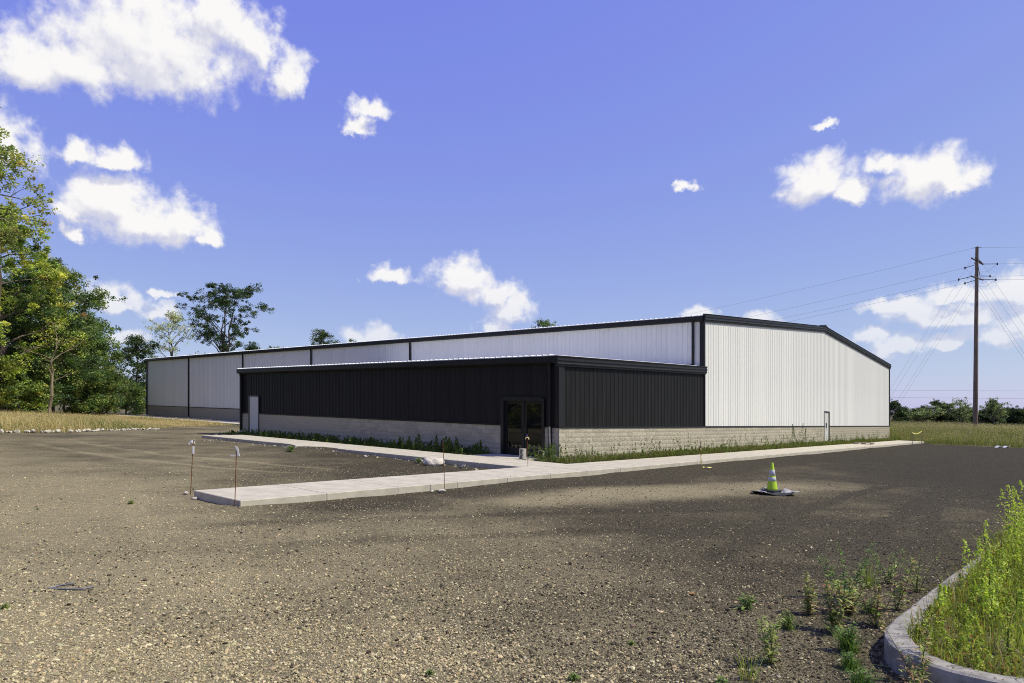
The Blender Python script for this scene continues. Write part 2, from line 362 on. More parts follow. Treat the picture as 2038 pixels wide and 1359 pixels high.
def earth_mat():
    m, t, b = new_mat('field_earth')
    g = nd(t, 'ShaderNodeNewGeometry')
    n = nd(t, 'ShaderNodeTexNoise', ins={'Scale': .5, 'Detail': 8., 'Roughness': .65}); lk(t, g.outputs['Position'], n.inputs['Vector'])
    n2 = nd(t, 'ShaderNodeTexNoise', ins={'Scale': 9., 'Detail': 6., 'Roughness': .7}); lk(t, g.outputs['Position'], n2.inputs['Vector'])
    c = mixc(t, maprange(t, n.outputs[0], .35, .65), (.10, .095, .045), (.17, .135, .075))
    c = mixc(t, maprange(t, n2.outputs[0], .4, .7, 0, .6), c, (.06, .065, .028))
    lk(t, c, b.inputs['Base Color']); b.inputs['Roughness'].default_value = .95; b.inputs['Specular IOR Level'].default_value = .1
    return m
M['earth'] = earth_mat()
def glass_mat():
    m, t, b = new_mat('dark_door_glass')
    n = nd(t, 'ShaderNodeTexNoise', ins={'Scale': 1.2}); g = nd(t, 'ShaderNodeNewGeometry'); lk(t, g.outputs['Position'], n.inputs['Vector'])
    lk(t, mixc(t, n.outputs[0], (.004, .005, .005), (.008, .009, .008)), b.inputs['Base Color'])
    b.inputs['Roughness'].default_value = .03; b.inputs['Specular IOR Level'].default_value = .5; b.inputs['IOR'].default_value = 1.55
    return m
M['glass'] = glass_mat()

# ------------------------------------------------------------------ the ground
LOT = [(-22, -60), (-20.5, 5), (-20.5, 21), (-24, 26.5), (-29.5, 33), (-29.8, 34.6), (-27.6, 36.0), (-25.5, 39.3), (-24.5, 45.2), (-25.0, 50), (-25.6, 55), (-24, 57.5), (-19, 54.5), (-15.0, 51.5),
       (-10, 55), (30, 66), (35.6, 60), (35.2, 55.6), (40, 53), (60, 51), (110, 48), (110, -60)]
CURB = [(13.0, 16.0), (11.0, 14.05), (9.28, 12.29), (7.37, 10.3), (6.23, 9.11), (5.44, 8.27), (4.51, 7.3), (3.85, 6.57), (3.39, 6.08), (3.19, 5.82), (3.09, 5.59),
        (3.05, 5.34), (3.07, 5.12), (3.16, 4.92), (3.33, 4.76), (3.60, 4.62), (4.2, 4.45), (5.2, 4.3), (6.8, 4.25), (9.0, 4.5), (12, 5.5), (15, 8.0), (16.5, 12), (15.5, 15.5), (14.2, 16.4)]
def in_poly(x, y, poly):
    x = np.asarray(x); y = np.asarray(y); r = np.zeros(x.shape, bool)
    n = len(poly)
    for i in range(n):
        (x0, y0), (x1, y1) = poly[i], poly[(i + 1) % n]
        if y0 == y1: continue
        r ^= ((y0 > y) != (y1 > y)) & (x < (x1 - x0) * (y - y0) / (y1 - y0) + x0)
    return r
def sstep(a, b, t):
    t = np.clip((t - a) / (b - a), 0, 1); return t * t * (3 - 2 * t)
def dist_poly(x, y, poly, closed=True):
    d = np.full(np.shape(x), 1e9); n = len(poly)
    for i in range(n if closed else n - 1):
        (x0, y0), (x1, y1) = poly[i], poly[(i + 1) % n]
        ex, ey = x1 - x0, y1 - y0; t = np.clip(((x - x0) * ex + (y - y0) * ey) / (ex * ex + ey * ey), 0, 1)
        d = np.minimum(d, np.hypot(x - x0 - t * ex, y - y0 - t * ey))
    return d
def vnoise(x, y, s, seed=0):
    x = x * s + seed * 17.3; y = y * s + seed * 9.1
    return (np.sin(x * 1.3 + 1.7 * np.sin(y * .9 + seed)) + np.sin(y * 1.7 + 1.3 * np.sin(x * 1.1)) + np.sin((x + y) * 2.3 + seed) * .5) / 2.5
def on_pad(u, v): return (v > -1.7) & (u < 52) & (v < 75) & (((u > -1.75) & (v < 24.9)) | (u > 7.3))
def h_ground(x, y):
    """height of the ground above the building pad, before the general fall of the site"""
    x = np.asarray(x, float); y = np.asarray(y, float)
    u, v = (x - XC) * S + (y - ZC) * C, -(x - XC) * C + (y - ZC) * S
    h = np.full(x.shape, -.19)
    h -= .06 * sstep(9, 3, np.hypot(x - 4, y - 5.5))
    h += .03 * sstep(.35, .05, dist_poly(x, y, CURB)) * (1 + vnoise(x, y, 3.1, 5))
    h += .025 * vnoise(x, y, .45) + .012 * vnoise(x, y, 1.6, 2)
    lot = in_poly(x, y, LOT); d = dist_poly(x, y, LOT)
    rise_l = np.where(~lot & (x < 0), sstep(0, 30, d) * .45 * sstep(6, -8, u), 0); rise_r = np.where(~lot & (x > 0), sstep(0, 12, d) * .75, 0)
    h = h + rise_l + rise_r
    # gravel heaped against the walks
    near1 = np.where((u > -15) & (u < 47), np.abs(v + 3.6), 9); near2 = np.where((v > -2) & (v < 21.2), np.abs(u + 4.0), 9)
    h += .03 * sstep(.8, .1, near1) + .02 * sstep(.8, .1, near2)
    ramp = np.exp(-((v - 10.2) / 2.2) ** 2) * sstep(3.2, .3, np.abs(u + 4.3)) * .12
    h += ramp
    pad = on_pad(u, v)
    h = np.where(pad, -.10, h)
    isl = in_poly(x, y, CURB)
    h = np.where(isl & (dist_poly(x, y, CURB) > .11), -.07 + .10 * sstep(.3, 3, dist_poly(x, y, CURB)), h)
    return h
shear_z_np = np.vectorize(shear_z)
def zg(x, y): return h_ground(x, y) + shear_z_np(x)
def zg1(x, y): return float(h_ground(np.array([x]), np.array([y]))[0]) + shear_z(x)

ang = np.radians(np.concatenate([np.arange(-46, 46, .22), np.arange(46, 314, 4.0)]))
rr = np.concatenate([[0.0], np.geomspace(.6, 3.6, 12)[:-1], np.geomspace(3.6, 16, 170)[:-1], np.geomspace(16, 120, 150)[:-1], np.geomspace(120, 3000, 60)])
A, R = np.meshgrid(ang, rr); GX, GY = R * np.sin(A), R * np.cos(A)
GZ = zg(GX, GY)
nr, na = A.shape
ii, jj = np.meshgrid(np.arange(nr - 1), np.arange(na), indexing='ij')
q = np.stack([ii * na + jj, ii * na + (jj + 1) % na, (ii + 1) * na + (jj + 1) % na, (ii + 1) * na + jj], -1).reshape(-1, 4)[:, ::-1]
V = np.stack([GX, GY, GZ], -1).reshape(-1, 3)
cx, cy = V[q][:, :, 0].mean(1), V[q][:, :, 1].mean(1)
cu, cv = (cx - XC) * S + (cy - ZC) * C, -(cx - XC) * C + (cy - ZC) * S
is_lot = in_poly(cx, cy, LOT) & ~on_pad(cu, cv) & ~in_poly(cx, cy, CURB)
def submesh(name, sel):
    f = q[sel]; idx, inv = np.unique(f, return_inverse=True)
    return np_mesh(name, V[idx], inv.reshape(-1, 4), smooth=True)
g = link('ground', submesh('ground', ~is_lot), M['earth']); tag(g, 'earth and grass verge around the gravel lot and building', None, None, 'structure')
g = link('gravel_lot', submesh('gravel_lot', is_lot), M['gravel']); tag(g, 'dusty dark gravel lot of crushed asphalt in front of the building', None, None, 'structure')

# ------------------------------------------------------------------ concrete walks, apron, kerb
def slab_mesh(name, du, dv, thick=.34):
    e = .012; mb = MB()
    P = []
    for z, i in ((-thick, 0), (-e, 0), (0, e)):
        for (a, b) in ((i, i), (du - i, i), (du - i, dv - i), (i, dv - i)): P.append((a, b, z + gz(a, b)))
    fs = [(8, 9, 10, 11)]
    for r in (0, 4):
        for j in range(4): fs.append((r + j, r + (j + 1) % 4, r + 4 + (j + 1) % 4, r + 4 + j))
    mb.add(P, fs); return mb.mesh(name)
GAP = .016
walk1 = empty('sidewalk', (XC, ZC, shear_z(XC)), ROT); tag(walk1, 'long raised concrete sidewalk running past the white gable to the open lot', None, None, 'structure')
n1 = 33; L1 = (46.4 + 14.25) / n1
sm = slab_mesh('sidewalk_slab', L1 - GAP, 1.95)
for i in range(n1):
    u = -14.25 + i * L1; link('sidewalk_slab', sm, M['concrete'], walk1, (u, -3.60, -.02 + gz(u, -3.60)))
walk2 = empty('sidewalk', (XC, ZC, shear_z(XC)), ROT); tag(walk2, 'concrete walk beside the shaded black wall with a dip at its outer edge', None, None, 'structure')
n2 = 12; L2 = (21.1 + 1.63) / n2
sm2 = slab_mesh('sidewalk_slab', 2.30, L2 - GAP)
for i in range(n2):
    v = -1.63 + i * L2
    if 7.8 < v + L2 / 2 < 13.0:
        mb = MB(); n = 8; P = []; fs = []
        for j in range(n + 1):
            vv = j * (L2 - GAP) / n; dip = -.17 * math.exp(-((v + vv - 10.3) / 1.35) ** 4)
            for (uu, k) in ((0, 1), (.9, .55), (1.6, .15), (2.30, 0)): P.append((uu, vv, dip * k + gz(uu, vv)))
            for (uu, k) in ((2.30, 0), (0, 1)): P.append((uu, vv, -.34 + gz(uu, vv)))
        for j in range(n):
            for a in range(6): fs.append((j * 6 + a, j * 6 + (a + 1) % 6, j * 6 + 6 + (a + 1) % 6, j * 6 + 6 + a))
        fs += [tuple(range(6)), tuple(n * 6 + a for a in range(5, -1, -1))]
        mb.add(P, fs); link('sidewalk_slab', mb.mesh('sidewalk_slab'), M['concrete'], walk2, (-4.0, v, -.02 + gz(-4.0, v)))
    else:
        link('sidewalk_slab', sm2, M['concrete'], walk2, (-4.0, v, -.02 + gz(-4.0, v)))
ent = MB().box(-1.69, -.02, .45, 3.1, -.34, -.015, gz)
ent.build('door_landing', M['concrete'], walk2)
ap = MB()
for i in range(12): ap.box(7.6, 12.10, 25.0 + i * 4, 28.99 + i * 4, -.4, -.03, gz)
o = ap.build('apron', M['concrete'], None, (XC, ZC, shear_z(XC)), ROT); tag(o, 'pale concrete apron strip along the far white side wall', None, None, 'structure')

def smooth_path(pts, step=.12):
    P = [Vector((*p, 0)) for p in pts]; n = len(P); out = []
    for i in range(n):
        p0, p1, p2, p3 = P[i - 1], P[i], P[(i + 1) % n], P[(i + 2) % n]
        k = max(2, int((p2 - p1).length / step))
        for j in range(k):
            t = j / k
            out.append(.5 * ((2 * p1) + (p2 - p0) * t + (2 * p0 - 5 * p1 + 4 * p2 - p3) * t * t + (3 * p1 - p0 - 3 * p2 + p3) * t ** 3))
    return out
cp = smooth_path(CURB)
kerb = empty('kerb', (0, 0, 0)); tag(kerb, 'curved concrete kerb edging the weedy island at right', 'kerb')
prof = [(0, -.42), (.0, -.075), (.006, -.045), (.03, -.03), (.19, -.032), (.205, -.05), (.205, -.42)]
N = len(cp); seg0 = 0; acc = 0; cuts = [0]
for i in range(N):
    acc += (cp[(i + 1) % N] - cp[i]).length
    if acc > 2.35: cuts.append(i + 1); acc = 0
cuts.append(N)
for a, b in zip(cuts[:-1], cuts[1:]):
    P = []; fs = []; m = len(prof); cnt = b - a + 1
    for i in range(a, b + 1):
        p = cp[i % N]; tg = (cp[(i + 1) % N] - cp[(i - 1) % N]).normalized(); inn = Vector((-tg.y, tg.x, 0))
        if i == a: p = p + tg * .006
        if i == b: p = p - tg * .006
        for o_, z in prof:
            jr = random.Random(i * 31 + int(o_ * 1000)); w = p + inn * (o_ + jr.uniform(-.004, .004)); P.append((w.x, w.y, z + shear_z(w.x) + .005 * math.sin(i * .37 + o_ * 20) + jr.uniform(-.003, .002)))
    for i in range(cnt - 1):
        for j in range(m): fs.append((i * m + j, i * m + (j + 1) % m, (i + 1) * m + (j + 1) % m, (i + 1) * m + j))
    fs += [tuple(range(m)), tuple((cnt - 1) * m + j for j in range(m - 1, -1, -1))]
    MB().add(P, fs).build('kerb_segment', M['curb'], kerb)

# ------------------------------------------------------------------ building parts
HB, LA, WA = 1.135, 24.6, 12.19           # block height, annex length, annex width
U0, U1, UR, LM = 12.19, 50.68, 31.43, 72.5
RIB = [(0, 0), (.105, 0), (.138, .023), (.167, .023), (.200, 0)]
PITCH = .3048
def panel_mesh(face, w, z0, ztop):
    """one ribbed steel sheet; face 'r' runs along u and faces -v, 'l' runs along v and faces -u; ztop(w) gives the top edge"""
    pr = []
    k = 0
    while k * PITCH < w - 1e-3:
        for a, p in RIB:
            if k * PITCH + a < w: pr.append((k * PITCH + a, p))
        k += 1
    pr.append((w, 0)); P = []; fs = []
    for a, p in pr:
        for z in (z0, ztop(a)):
            x, y = (a, -p) if face == 'r' else (-p, a)
            P.append((x, y, z + gz(x, y)))
    for i in range(len(pr) - 1): fs.append((2 * i, 2 * i + 2, 2 * i + 3, 2 * i + 1))
    me = bpy.data.meshes.new('wall_panel'); me.from_pydata(P, [], fs if face == 'r' else [f[::-1] for f in fs]); return me
def panels(root, face, fixed, a0, a1, z0, ztop, mat, skip=()):
    cache = {}; a = a0
    while a < a1 - .05:
        w = min(3 * PITCH, a1 - a); zz0 = z0
        for s0, s1, zt in skip:
            if a + w / 2 > s0 and a + w / 2 < s1: zz0 = zt
        key = (round(w, 3), round(ztop(a), 3), round(ztop(a + w), 3), zz0)
        if key not in cache: cache[key] = panel_mesh(face, w, zz0, lambda q_, a=a: ztop(a + q_))
        loc = (a, fixed, 0) if face == 'r' else (fixed, a, 0)
        link('wall_panel', cache[key], mat, root, (loc[0], loc[1], gz(loc[0], loc[1])))
        a += w
rng = random.Random(5)
BL, BH = .4, HB / 6
def block_variant(face, w, seed):
    r = random.Random(seed); nx, nz = 5, 3; P = []; fs = []
    j = .0035; ww, hh = w - 2 * j, BH - 2 * j
    for i in range(nz + 1):
        for k in range(nx + 1):
            edge = i in (0, nz) or k in (0, nx)
            p = .012 + r.random() * .005 if edge else .013 + r.random() * .015
            a, z = j + ww * k / nx + (0 if edge else r.uniform(-.015, .015)), j + hh * i / nz + (0 if edge else r.uniform(-.01, .01))
            x, y = (a, -p) if face == 'r' else (-p, a); P.append((x, y, z + gz(x, y)))
    for i in range(nz):
        for k in range(nx):
            q0 = i * (nx + 1) + k; fs.append((q0, q0 + 1, q0 + nx + 2, q0 + nx + 1))
    b = len(P); ring = [i for i in range(nx + 1)] + [(i + 1) * (nx + 1) + nx for i in range(nz)] + [nz * (nx + 1) + k for k in range(nx - 1, -1, -1)] + [i * (nx + 1) for i in range(nz - 1, 0, -1)]
    for i in ring:
        x, y, z = P[i]; P.append((x, .02, z) if face == 'r' else (.02, y, z))
    for i in range(len(ring)): fs.append((ring[i], ring[(i + 1) % len(ring)], b + (i + 1) % len(ring), b + i)[::-1])
    if face == 'l': fs = [f[::-1] for f in fs]
    me = bpy.data.meshes.new('block'); me.from_pydata(P, [], fs); me.materials.append(M['block']); return me
BV = {}
def lay_blocks(face, fixed, a0, a1, gaps=()):
    """list of (face, fixed, start, width, course)"""
    out = []
    for c in range(6):
        a = a0 - (BL / 2 if c % 2 else 0)
        while a < a1 - .02:
            s, e = max(a, a0), min(a + BL, a1); a += BL
            segs = [(s, e)]
            for g0, g1 in gaps:
                segs = [x for (p, q_) in segs for x in ((p, min(q_, g0)), (max(p, g1), q_)) if x[1] - x[0] > .03]
            out += [(face, fixed, p, q_ - p, c) for p, q_ in segs]
    return out
def place_blocks(wall, blocks, limit=295):
    def size(b):
        x, y = (b[2], b[1]) if b[0] == 'r' else (b[1], b[2]); X, Z = plan(x, y); return b[3] / (Z * Z) * (.6 if b[0] == 'r' else .75)
    blocks = sorted(blocks, key=size, reverse=True); rest = MB()
    for i, (face, fixed, a, w, c) in enumerate(blocks):
        key = (face, round(w, 2), i % 6 if abs(w - BL) < .01 else 0)
        if key not in BV: BV[key] = block_variant(face, w, i * 7 + 3)
        loc = (a, fixed, c * BH) if face == 'r' else (fixed, a, c * BH); loc = (loc[0], loc[1], loc[2] + gz(loc[0], loc[1]))
        if i < limit: link('block', BV[key], M['block'], wall, loc)
        else:
            me = BV[key]; rest.add([(v.co.x + loc[0], v.co.y + loc[1], v.co.z + loc[2]) for v in me.vertices], [tuple(p.vertices) for p in me.polygons])
    return rest

# ---- black annex
annex = empty('office_annex', (XC, ZC, shear_z(XC)), ROT)
tag(annex, 'low black ribbed metal annex with pale block base and glass entrance doors', 'building')
def za(u): return 3.46 + .031 * u           # underside of its roof edge
D0, D1, DT = .68, 2.86, 2.24                # entrance opening along v
SD0, SD1 = 22.42, 23.62                     # side door opening
wb = MB(); T = .22
wb.box(.002, WA, -.003, T, -.45, HB - .002, gz); wb.box(-.003, T, T, D0, -.45, HB - .002, gz); wb.box(-.003, T, D1, SD0, -.45, HB - .002, gz); wb.box(-.003, T, SD1, LA, -.45, HB - .002, gz)
bw = wb.build('block_wall', M['mortar'], annex)
bl = lay_blocks('r', 0, 0, WA) + lay_blocks('l', 0, 0.02, LA, [(D0, D1), (SD0, SD1)])
rest = place_blocks(bw, bl)
o = rest.build('block_courses', M['block'], annex); o['kind'] = 'stuff'
core = MB(); core.box(.03, WA - .03, .03, .14, HB, 3.5, gz)
core.box(.03, .14, .14, D0, HB, 3.5, gz); core.box(.03, .14, D0, D1, DT, 3.5, gz); core.box(.03, .14, D1, SD0, HB, 3.5, gz); core.box(.03, .14, SD0, SD1, 2.2, 3.5, gz); core.box(.03, .14, SD1, LA - .1, HB, 3.5, gz)
core.box(.03, WA, LA - .1, LA, -.45, 3.6, gz)
core.build('wall_core', M['black_metal'], annex)
panels(annex, 'r', 0.02, 0.36, WA - .02, HB + .05, lambda u: za(u) + .12, M['black_metal'])
panels(annex, 'l', 0.02, .40, LA - .1, HB + .05, lambda v: 3.62, M['black_metal'], skip=[(D0 - .3, D1 + .1, DT + .06), (SD0 - .2, SD1 + .2, 2.24)])
for nm, args in (('base_trim', (-.045, WA - .02, -.05, .018, HB + .002, HB + .055)),): MB().box(*args, gz).build(nm, M['black_trim'], annex)
t_ = MB(); t_.box(-.05, .018, .018, D0 - .06, HB + .003, HB + .056, gz); t_.box(-.05, .018, D1 + .06, SD0 - .05, HB + .003, HB + .056, gz); t_.box(-.05, .018, SD1 + .05, LA, HB + .003, HB + .056, gz)
t_.build('base_trim', M['black_trim'], annex)
MB().add([(x, y, z + gz(x, y)) for z in (HB + .06, 3.5) for x, y in ((-.048, -.048), (.30, -.048), (.30, .02), (.02, .02), (.02, .16), (-.048, .16))],
         [(i, (i + 1) % 6, 6 + (i + 1) % 6, 6 + i) for i in range(6)] + [(5, 4, 3, 2, 1, 0), (6, 7, 8, 9, 10, 11)]).build('corner_trim', M['black_trim'], annex)
MB().box(-.05, .03, LA - .16, LA + .02, HB + .06, 3.55, gz).build('corner_trim', M['black_trim'], annex)
MB().box(WA - .075, WA - .005, -.052, .019, HB + .06, za(WA) + .05, gz).build('corner_trim', M['black_trim'], annex)
# rake trim along the gable end of the lean-to, with its rolled ribs
rk = [(.02, 0), (-.075, 0), (-.075, .05), (-.115, .065), (-.13, .10), (-.115, .135), (-.115, .20), (-.145, .215), (-.145, .25), (-.115, .265), (-.115, .33), (-.15, .37), (-.15, .40), (.02, .41)]
MB().extrude(rk, -.23, WA + .06, 'u', lambda x, y: za(x) + gz(x, y)).build('rake_trim', M['black_trim'], annex)
MB().extrude([(.0, 3.57), (-.13, 3.57), (-.20, 3.63), (-.20, 3.83), (-.17, 3.83), (-.17, 3.66), (.0, 3.60)], .0, LA + .25, 'v', gz).build('gutter', M['black_trim'], annex)
def roof_mesh(u0, u1, v0, v1, zf, sl, rib=.036, th=.03):
    pr = []; k = 0; v = v0
    while v < v1 - .01:
        for a, p in ((0, 0), (.24, 0), (.262, rib), (.283, rib)):
            if v + a < v1: pr.append((v + a, p))
        v += PITCH
    pr.append((v1, 0)); P = []; fs = []; m = len(pr)
    for u in (u0, u1):
        for a, p in pr: P.append((u, a, zf(u) + p + gz(u, a)))
        for a, p in pr: P.append((u, a, zf(u) - th + gz(u, a)))
    for i in range(m - 1):
        fs += [(i, 2 * m + i, 2 * m + i + 1, i + 1), (m + i, m + i + 1, 3 * m + i + 1, 3 * m + i), (i, i + 1, m + i + 1, m + i), (2 * m + i, 3 * m + i, 3 * m + i + 1, 2 * m + i + 1)]
    return MB().add(P, fs).mesh('roof')
link('roof', roof_mesh(-.215, WA - .02, 0.03, LA + .2, lambda u: 3.87 + .031 * (u + .2), 0), M['white_roof'], annex)
def downspout(root, u, v, ztop, zbot, shoe=True, out=.16):
    z = lambda q_: q_ + gz(u, v); w = .055
    mb = MB()
    mb.box(u - .16, u - .055, v - w, v + w, z(zbot), z(ztop - .28))
    P = []
    for (cx_, zz) in ((u - .1075, ztop - .28), (u - out + .02, ztop)):
        for dx, dy in ((-.0525, -w), (.0525, -w), (.0525, w), (-.0525, w)): P.append((cx_ + dx, v + dy, z(zz)))
    mb.add(P, [(0, 1, 5, 4), (1, 2, 6, 5), (2, 3, 7, 6), (3, 0, 4, 7), (3, 2, 1, 0), (4, 5, 6, 7)])
    d = mb.build('downspout', M['black_trim'], root)
    for zz in (zbot + .9, (zbot + ztop) / 2 + .3):
        MB().box(u - .165, u - .03, v - w - .012, v + w + .012, z(zz), z(zz + .03)).build('strap', M['black_trim'], d)
    if shoe:
        MB().lathe([(.075, -.25), (.075, .0), (.095, .0), (.095, .10), (.07, .10)], 14, (u - .1075, v, z(zbot - .06))).build('drain_boot', M['white_plastic'], d, smooth=False)
downspout(annex, 0, .34, 3.60, .06); downspout(annex, 0, LA - .12, 3.60, .06)
# entrance: frame, two glazed leaves
fr = MB(); uF = .06
fr.box(-.055, .17, D0 - .02, D0 + .10, -.02, DT, gz); fr.box(-.055, .17, D1 - .10, D1 + .06, -.02, DT, gz); fr.box(-.055, .17, D0 + .10, D1 - .10, DT - .10, DT + .06, gz)
fr.box(uF - .02, uF + .06, (D0 + D1) / 2 - .035, (D0 + D1) / 2 + .035, -.01, DT - .10, gz); fr.box(uF - .02, .17, D0 + .10, D1 - .10, -.02, .012, gz)
fr.build('door_frame', M['door_black'], annex)
mid = (D0 + D1) / 2
for a, b, hs in ((D0 + .105, mid - .04, 1), (mid + .04, D1 - .105, -1)):
    lf = MB(); st = .10
    for bx in ((a, a + st, .015, DT - .105), (b - st, b, .015, DT - .105), (a + st, b - st, .015, .28), (a + st, b - st, DT - .21, DT - .105)): lf.box(uF, uF + .045, *bx, gz)
    leaf = lf.build('door_leaf', M['door_black'], annex)
    MB().box(uF + .018, uF + .028, a + st, b - st, .28, DT - .21, gz).build('glass_pane', M['glass'], leaf)
    hv_ = b - .05 if hs == 1 else a + .05
    hb = MB(); hb.tube([(uF - .06, hv_, .85 + gz(0, hv_)), (uF - .06, hv_, 1.25 + gz(0, hv_))], .013, 8); hb.box(uF - .06, uF, hv_ - .01, hv_ + .01, .89 + gz(0, hv_), .91 + gz(0, hv_)); hb.box(uF - .06, uF, hv_ - .01, hv_ + .01, 1.19 + gz(0, hv_), 1.21 + gz(0, hv_))
    hb.build('pull_handle', M['door_black'], leaf)
# white side door
sf = MB(); sf.box(-.055, .12, SD0 - .03, SD0 + .05, -.02, 2.22, gz); sf.box(-.055, .12, SD1 - .13, SD1 + .03, -.02, 2.22, gz); sf.box(-.055, .12, SD0 + .05, SD1 - .13, 2.17, 2.24, gz)
sf.build('door_frame', M['door_black'], annex)
sdr = MB().box(-.045, .06, SD0 + .055, SD1 - .135, 0.0, 2.165, gz).build('side_door', M['door_white'], annex)
MB().tube([(-.05, SD1 - .22, .98 + gz(0, 23)), (-.10, SD1 - .22, .98 + gz(0, 23)), (-.10, SD1 - .34, .98 + gz(0, 23))], .012, 6).build('door_handle', M['steel'], sdr)

# ---- white warehouse
hall = empty('warehouse', (XC, ZC, shear_z(XC)), ROT)
tag(hall, 'large white ribbed metal warehouse with black trim and low gable roof', 'building')
def zr(u): return 6.53 + (1.46 * (1 - abs(u - UR) / (UR - U0)))
HE = 6.55; GD0, GD1 = 31.55, 32.52
wb = MB(); wb.box(U0 + .02, GD0, -.003, T, -.6, HB - .002, gz); wb.box(GD0, GD1, -.003, T, -.6, -.03, gz); wb.box(GD1, U1, -.003, T, -.6, HB - .002, gz); wb2 = MB().box(U0 - .003, U0 + T, LA + .01, LM, -.5, HB - .002, gz); wb2.build('block_wall', M['mortar'], hall)
bw = wb.build('block_wall', M['mortar'], hall)
bl = lay_blocks('r', 0, U0, U1, [(GD0, GD1)])
rest = place_blocks(bw, bl)
rest2 = place_blocks(bw, lay_blocks('l', U0, LA + .02, LM), 0)
rest.add(rest2.v, rest2.f)
o = rest.build('block_courses', M['block'], hall); o['kind'] = 'stuff'
core = MB()
for a, b, z0 in ((U0 + .03, GD0, HB), (GD0, GD1, 2.2), (GD1, UR + 8, HB), (UR + 8, U1 - .03, HB)):
    mids = [a] + ([UR] if a < UR < b else []) + [b]
    for p, q_ in zip(mids[:-1], mids[1:]):
        P = [(x, y, z + gz(x, y)) for y in (.03, .14) for x, z in ((p, z0), (q_, z0), (q_, zr(q_) + .2), (p, zr(p) + .2))]
        core.add(P, [(0, 1, 2, 3), (7, 6, 5, 4), (0, 4, 5, 1), (1, 5, 6, 2), (2, 6, 7, 3), (3, 7, 4, 0)])
core.box(U0 + .03, U0 + .14, .14, LM - .03, HB, 6.7, gz); core.box(U1 - .14, U1 - .03, .14, LM - .03, -.5, 6.7, gz); core.box(U0 + .03, U1 - .03, LM - .14, LM - .03, -.5, 6.7, gz)
core.build('wall_core', M['white_metal'], hall)
panels(hall, 'r', .02, U0 + .03, U1 - .06, HB + .055, lambda u: zr(u) + .12, M['white_metal'], skip=[(GD0 - .1, GD1 + .25, 2.26)])
# a short filler sheet beside the door where a full sheet does not fit
panels(hall, 'l', U0 + .02, .20, LM - .05, HB + .055, lambda v: 6.66, M['white_metal'])
MB().box(U0 + .02, GD0 - .04, -.05, .018, HB + .003, HB + .062, gz).build('base_trim', M['black_trim'], hall)
MB().box(GD1 + .04, U1 - .02, -.05, .018, HB + .003, HB + .062, gz).build('base_trim', M['black_trim'], hall)
MB().box(U0 - .05, U0 + .018, LA + .03, LM - .1, HB + .003, HB + .062, gz).build('base_trim', M['black_trim'], hall)
MB().box(U0 - .055, U0 + .03, -.03, .24, 3.9, 6.62, gz).build('corner_trim', M['black_trim'], hall)
MB().box(U1 - .12, U1 + .03, -.055, .06, HB + .064, 6.6, gz).build('corner_trim', M['black_trim'], hall)
MB().box(U0 - .055, U0 + .03, LM - .16, LM + .05, -.2, 6.6, gz).build('corner_trim', M['black_trim'], hall)
rk2 = [(.02, 0), (-.06, 0), (-.06, .05), (-.10, .07), (-.12, .11), (-.10, .14), (-.10, .22), (-.13, .235), (-.13, .27), (-.10, .285), (-.10, .36), (-.14, .40), (.02, .41)]
for a, b in ((U0 - .12, UR), (UR + .002, U1 + .22)):
    MB().extrude(rk2, a, b, 'u', lambda x, y: zr(x) + gz(x, y)).build('rake_trim', M['black_trim'], hall)
MB().add([(x, y, zr(x) + z + gz(x, y)) for y in (-.15, .3) for x, z in ((UR - .45, .40), (UR - .1, .47), (UR, .52), (UR + .1, .47), (UR + .45, .40))],
         [(i, i + 1, 6 + i, 5 + i) for i in range(4)] + [(0, 5, 9, 4), (4, 3, 2, 1, 0), (5, 6, 7, 8, 9)]).build('peak_cap', M['black_trim'], hall)
MB().extrude([(U0 + .0, 6.55), (U0 - .12, 6.55), (U0 - .19, 6.61), (U0 - .19, 6.80), (U0 - .16, 6.80), (U0 - .16, 6.64), (U0, 6.58)], .0, LM + .12, 'v', gz).build('gutter', M['black_trim'], hall)
SLR = 1.46 / (UR - U0)
link('roof', roof_mesh(U0 - .205, UR - .002, .03, LM + .1, lambda u: 6.845 + SLR * (u - U0 + .2), 0), M['white_roof'], hall)
link('roof', roof_mesh(UR, U1 + .15, .03, LM + .1, lambda u: 6.845 + SLR * (U1 + .2 - u), 0), M['white_roof'], hall)
for v, zb in ((.58, 4.33), (23.04, 4.0), (36.19, .02), (48.32, .02), (60.6, .02), (72.3, .02)): downspout(hall, U0, v, 6.58, zb, shoe=v > 30)
MB().tube([(U0 - .11, .58, 4.36 + gz(U0, .58)), (U0 - .3, .62, 4.30 + gz(U0, .6)), (U0 - .75, .70, 4.285 + gz(U0 - .7, .7))], .05, 6).build('downspout_elbow', M['black_trim'], hall)
gd = MB().box(GD0 + .05, GD1 - .16, -.03, .06, -.02, 2.16, gz).build('side_door', M['door_white'], hall)
fr = MB(); fr.box(GD0 - .04, GD0 + .045, -.045, .1, -.02, 2.2, gz)
fr.build('door_jamb', M['door_white'], hall)
fr = MB(); fr.box(GD1 - .155, GD1 + .04, -.06, .1, -.02, 2.25, gz); fr.box(GD0 - .04, GD1 - .155, -.06, .1, 2.165, 2.25, gz); fr.build('door_frame', M['black_trim'], hall)
MB().box(GD0 + .16, GD0 + .36, -.055, -.031, 1.05, 1.40, gz).add([(GD0 + .30, -.06, 1.02 + gz(32, 0)), (GD0 + .22, -.06, .80 + gz(32, 0)), (GD0 + .26, -.05, .80 + gz(32, 0)), (GD0 + .36, -.05, 1.05 + gz(32, 0))], [(0, 1, 2, 3)]).build('door_handle', M['door_black'], gd)

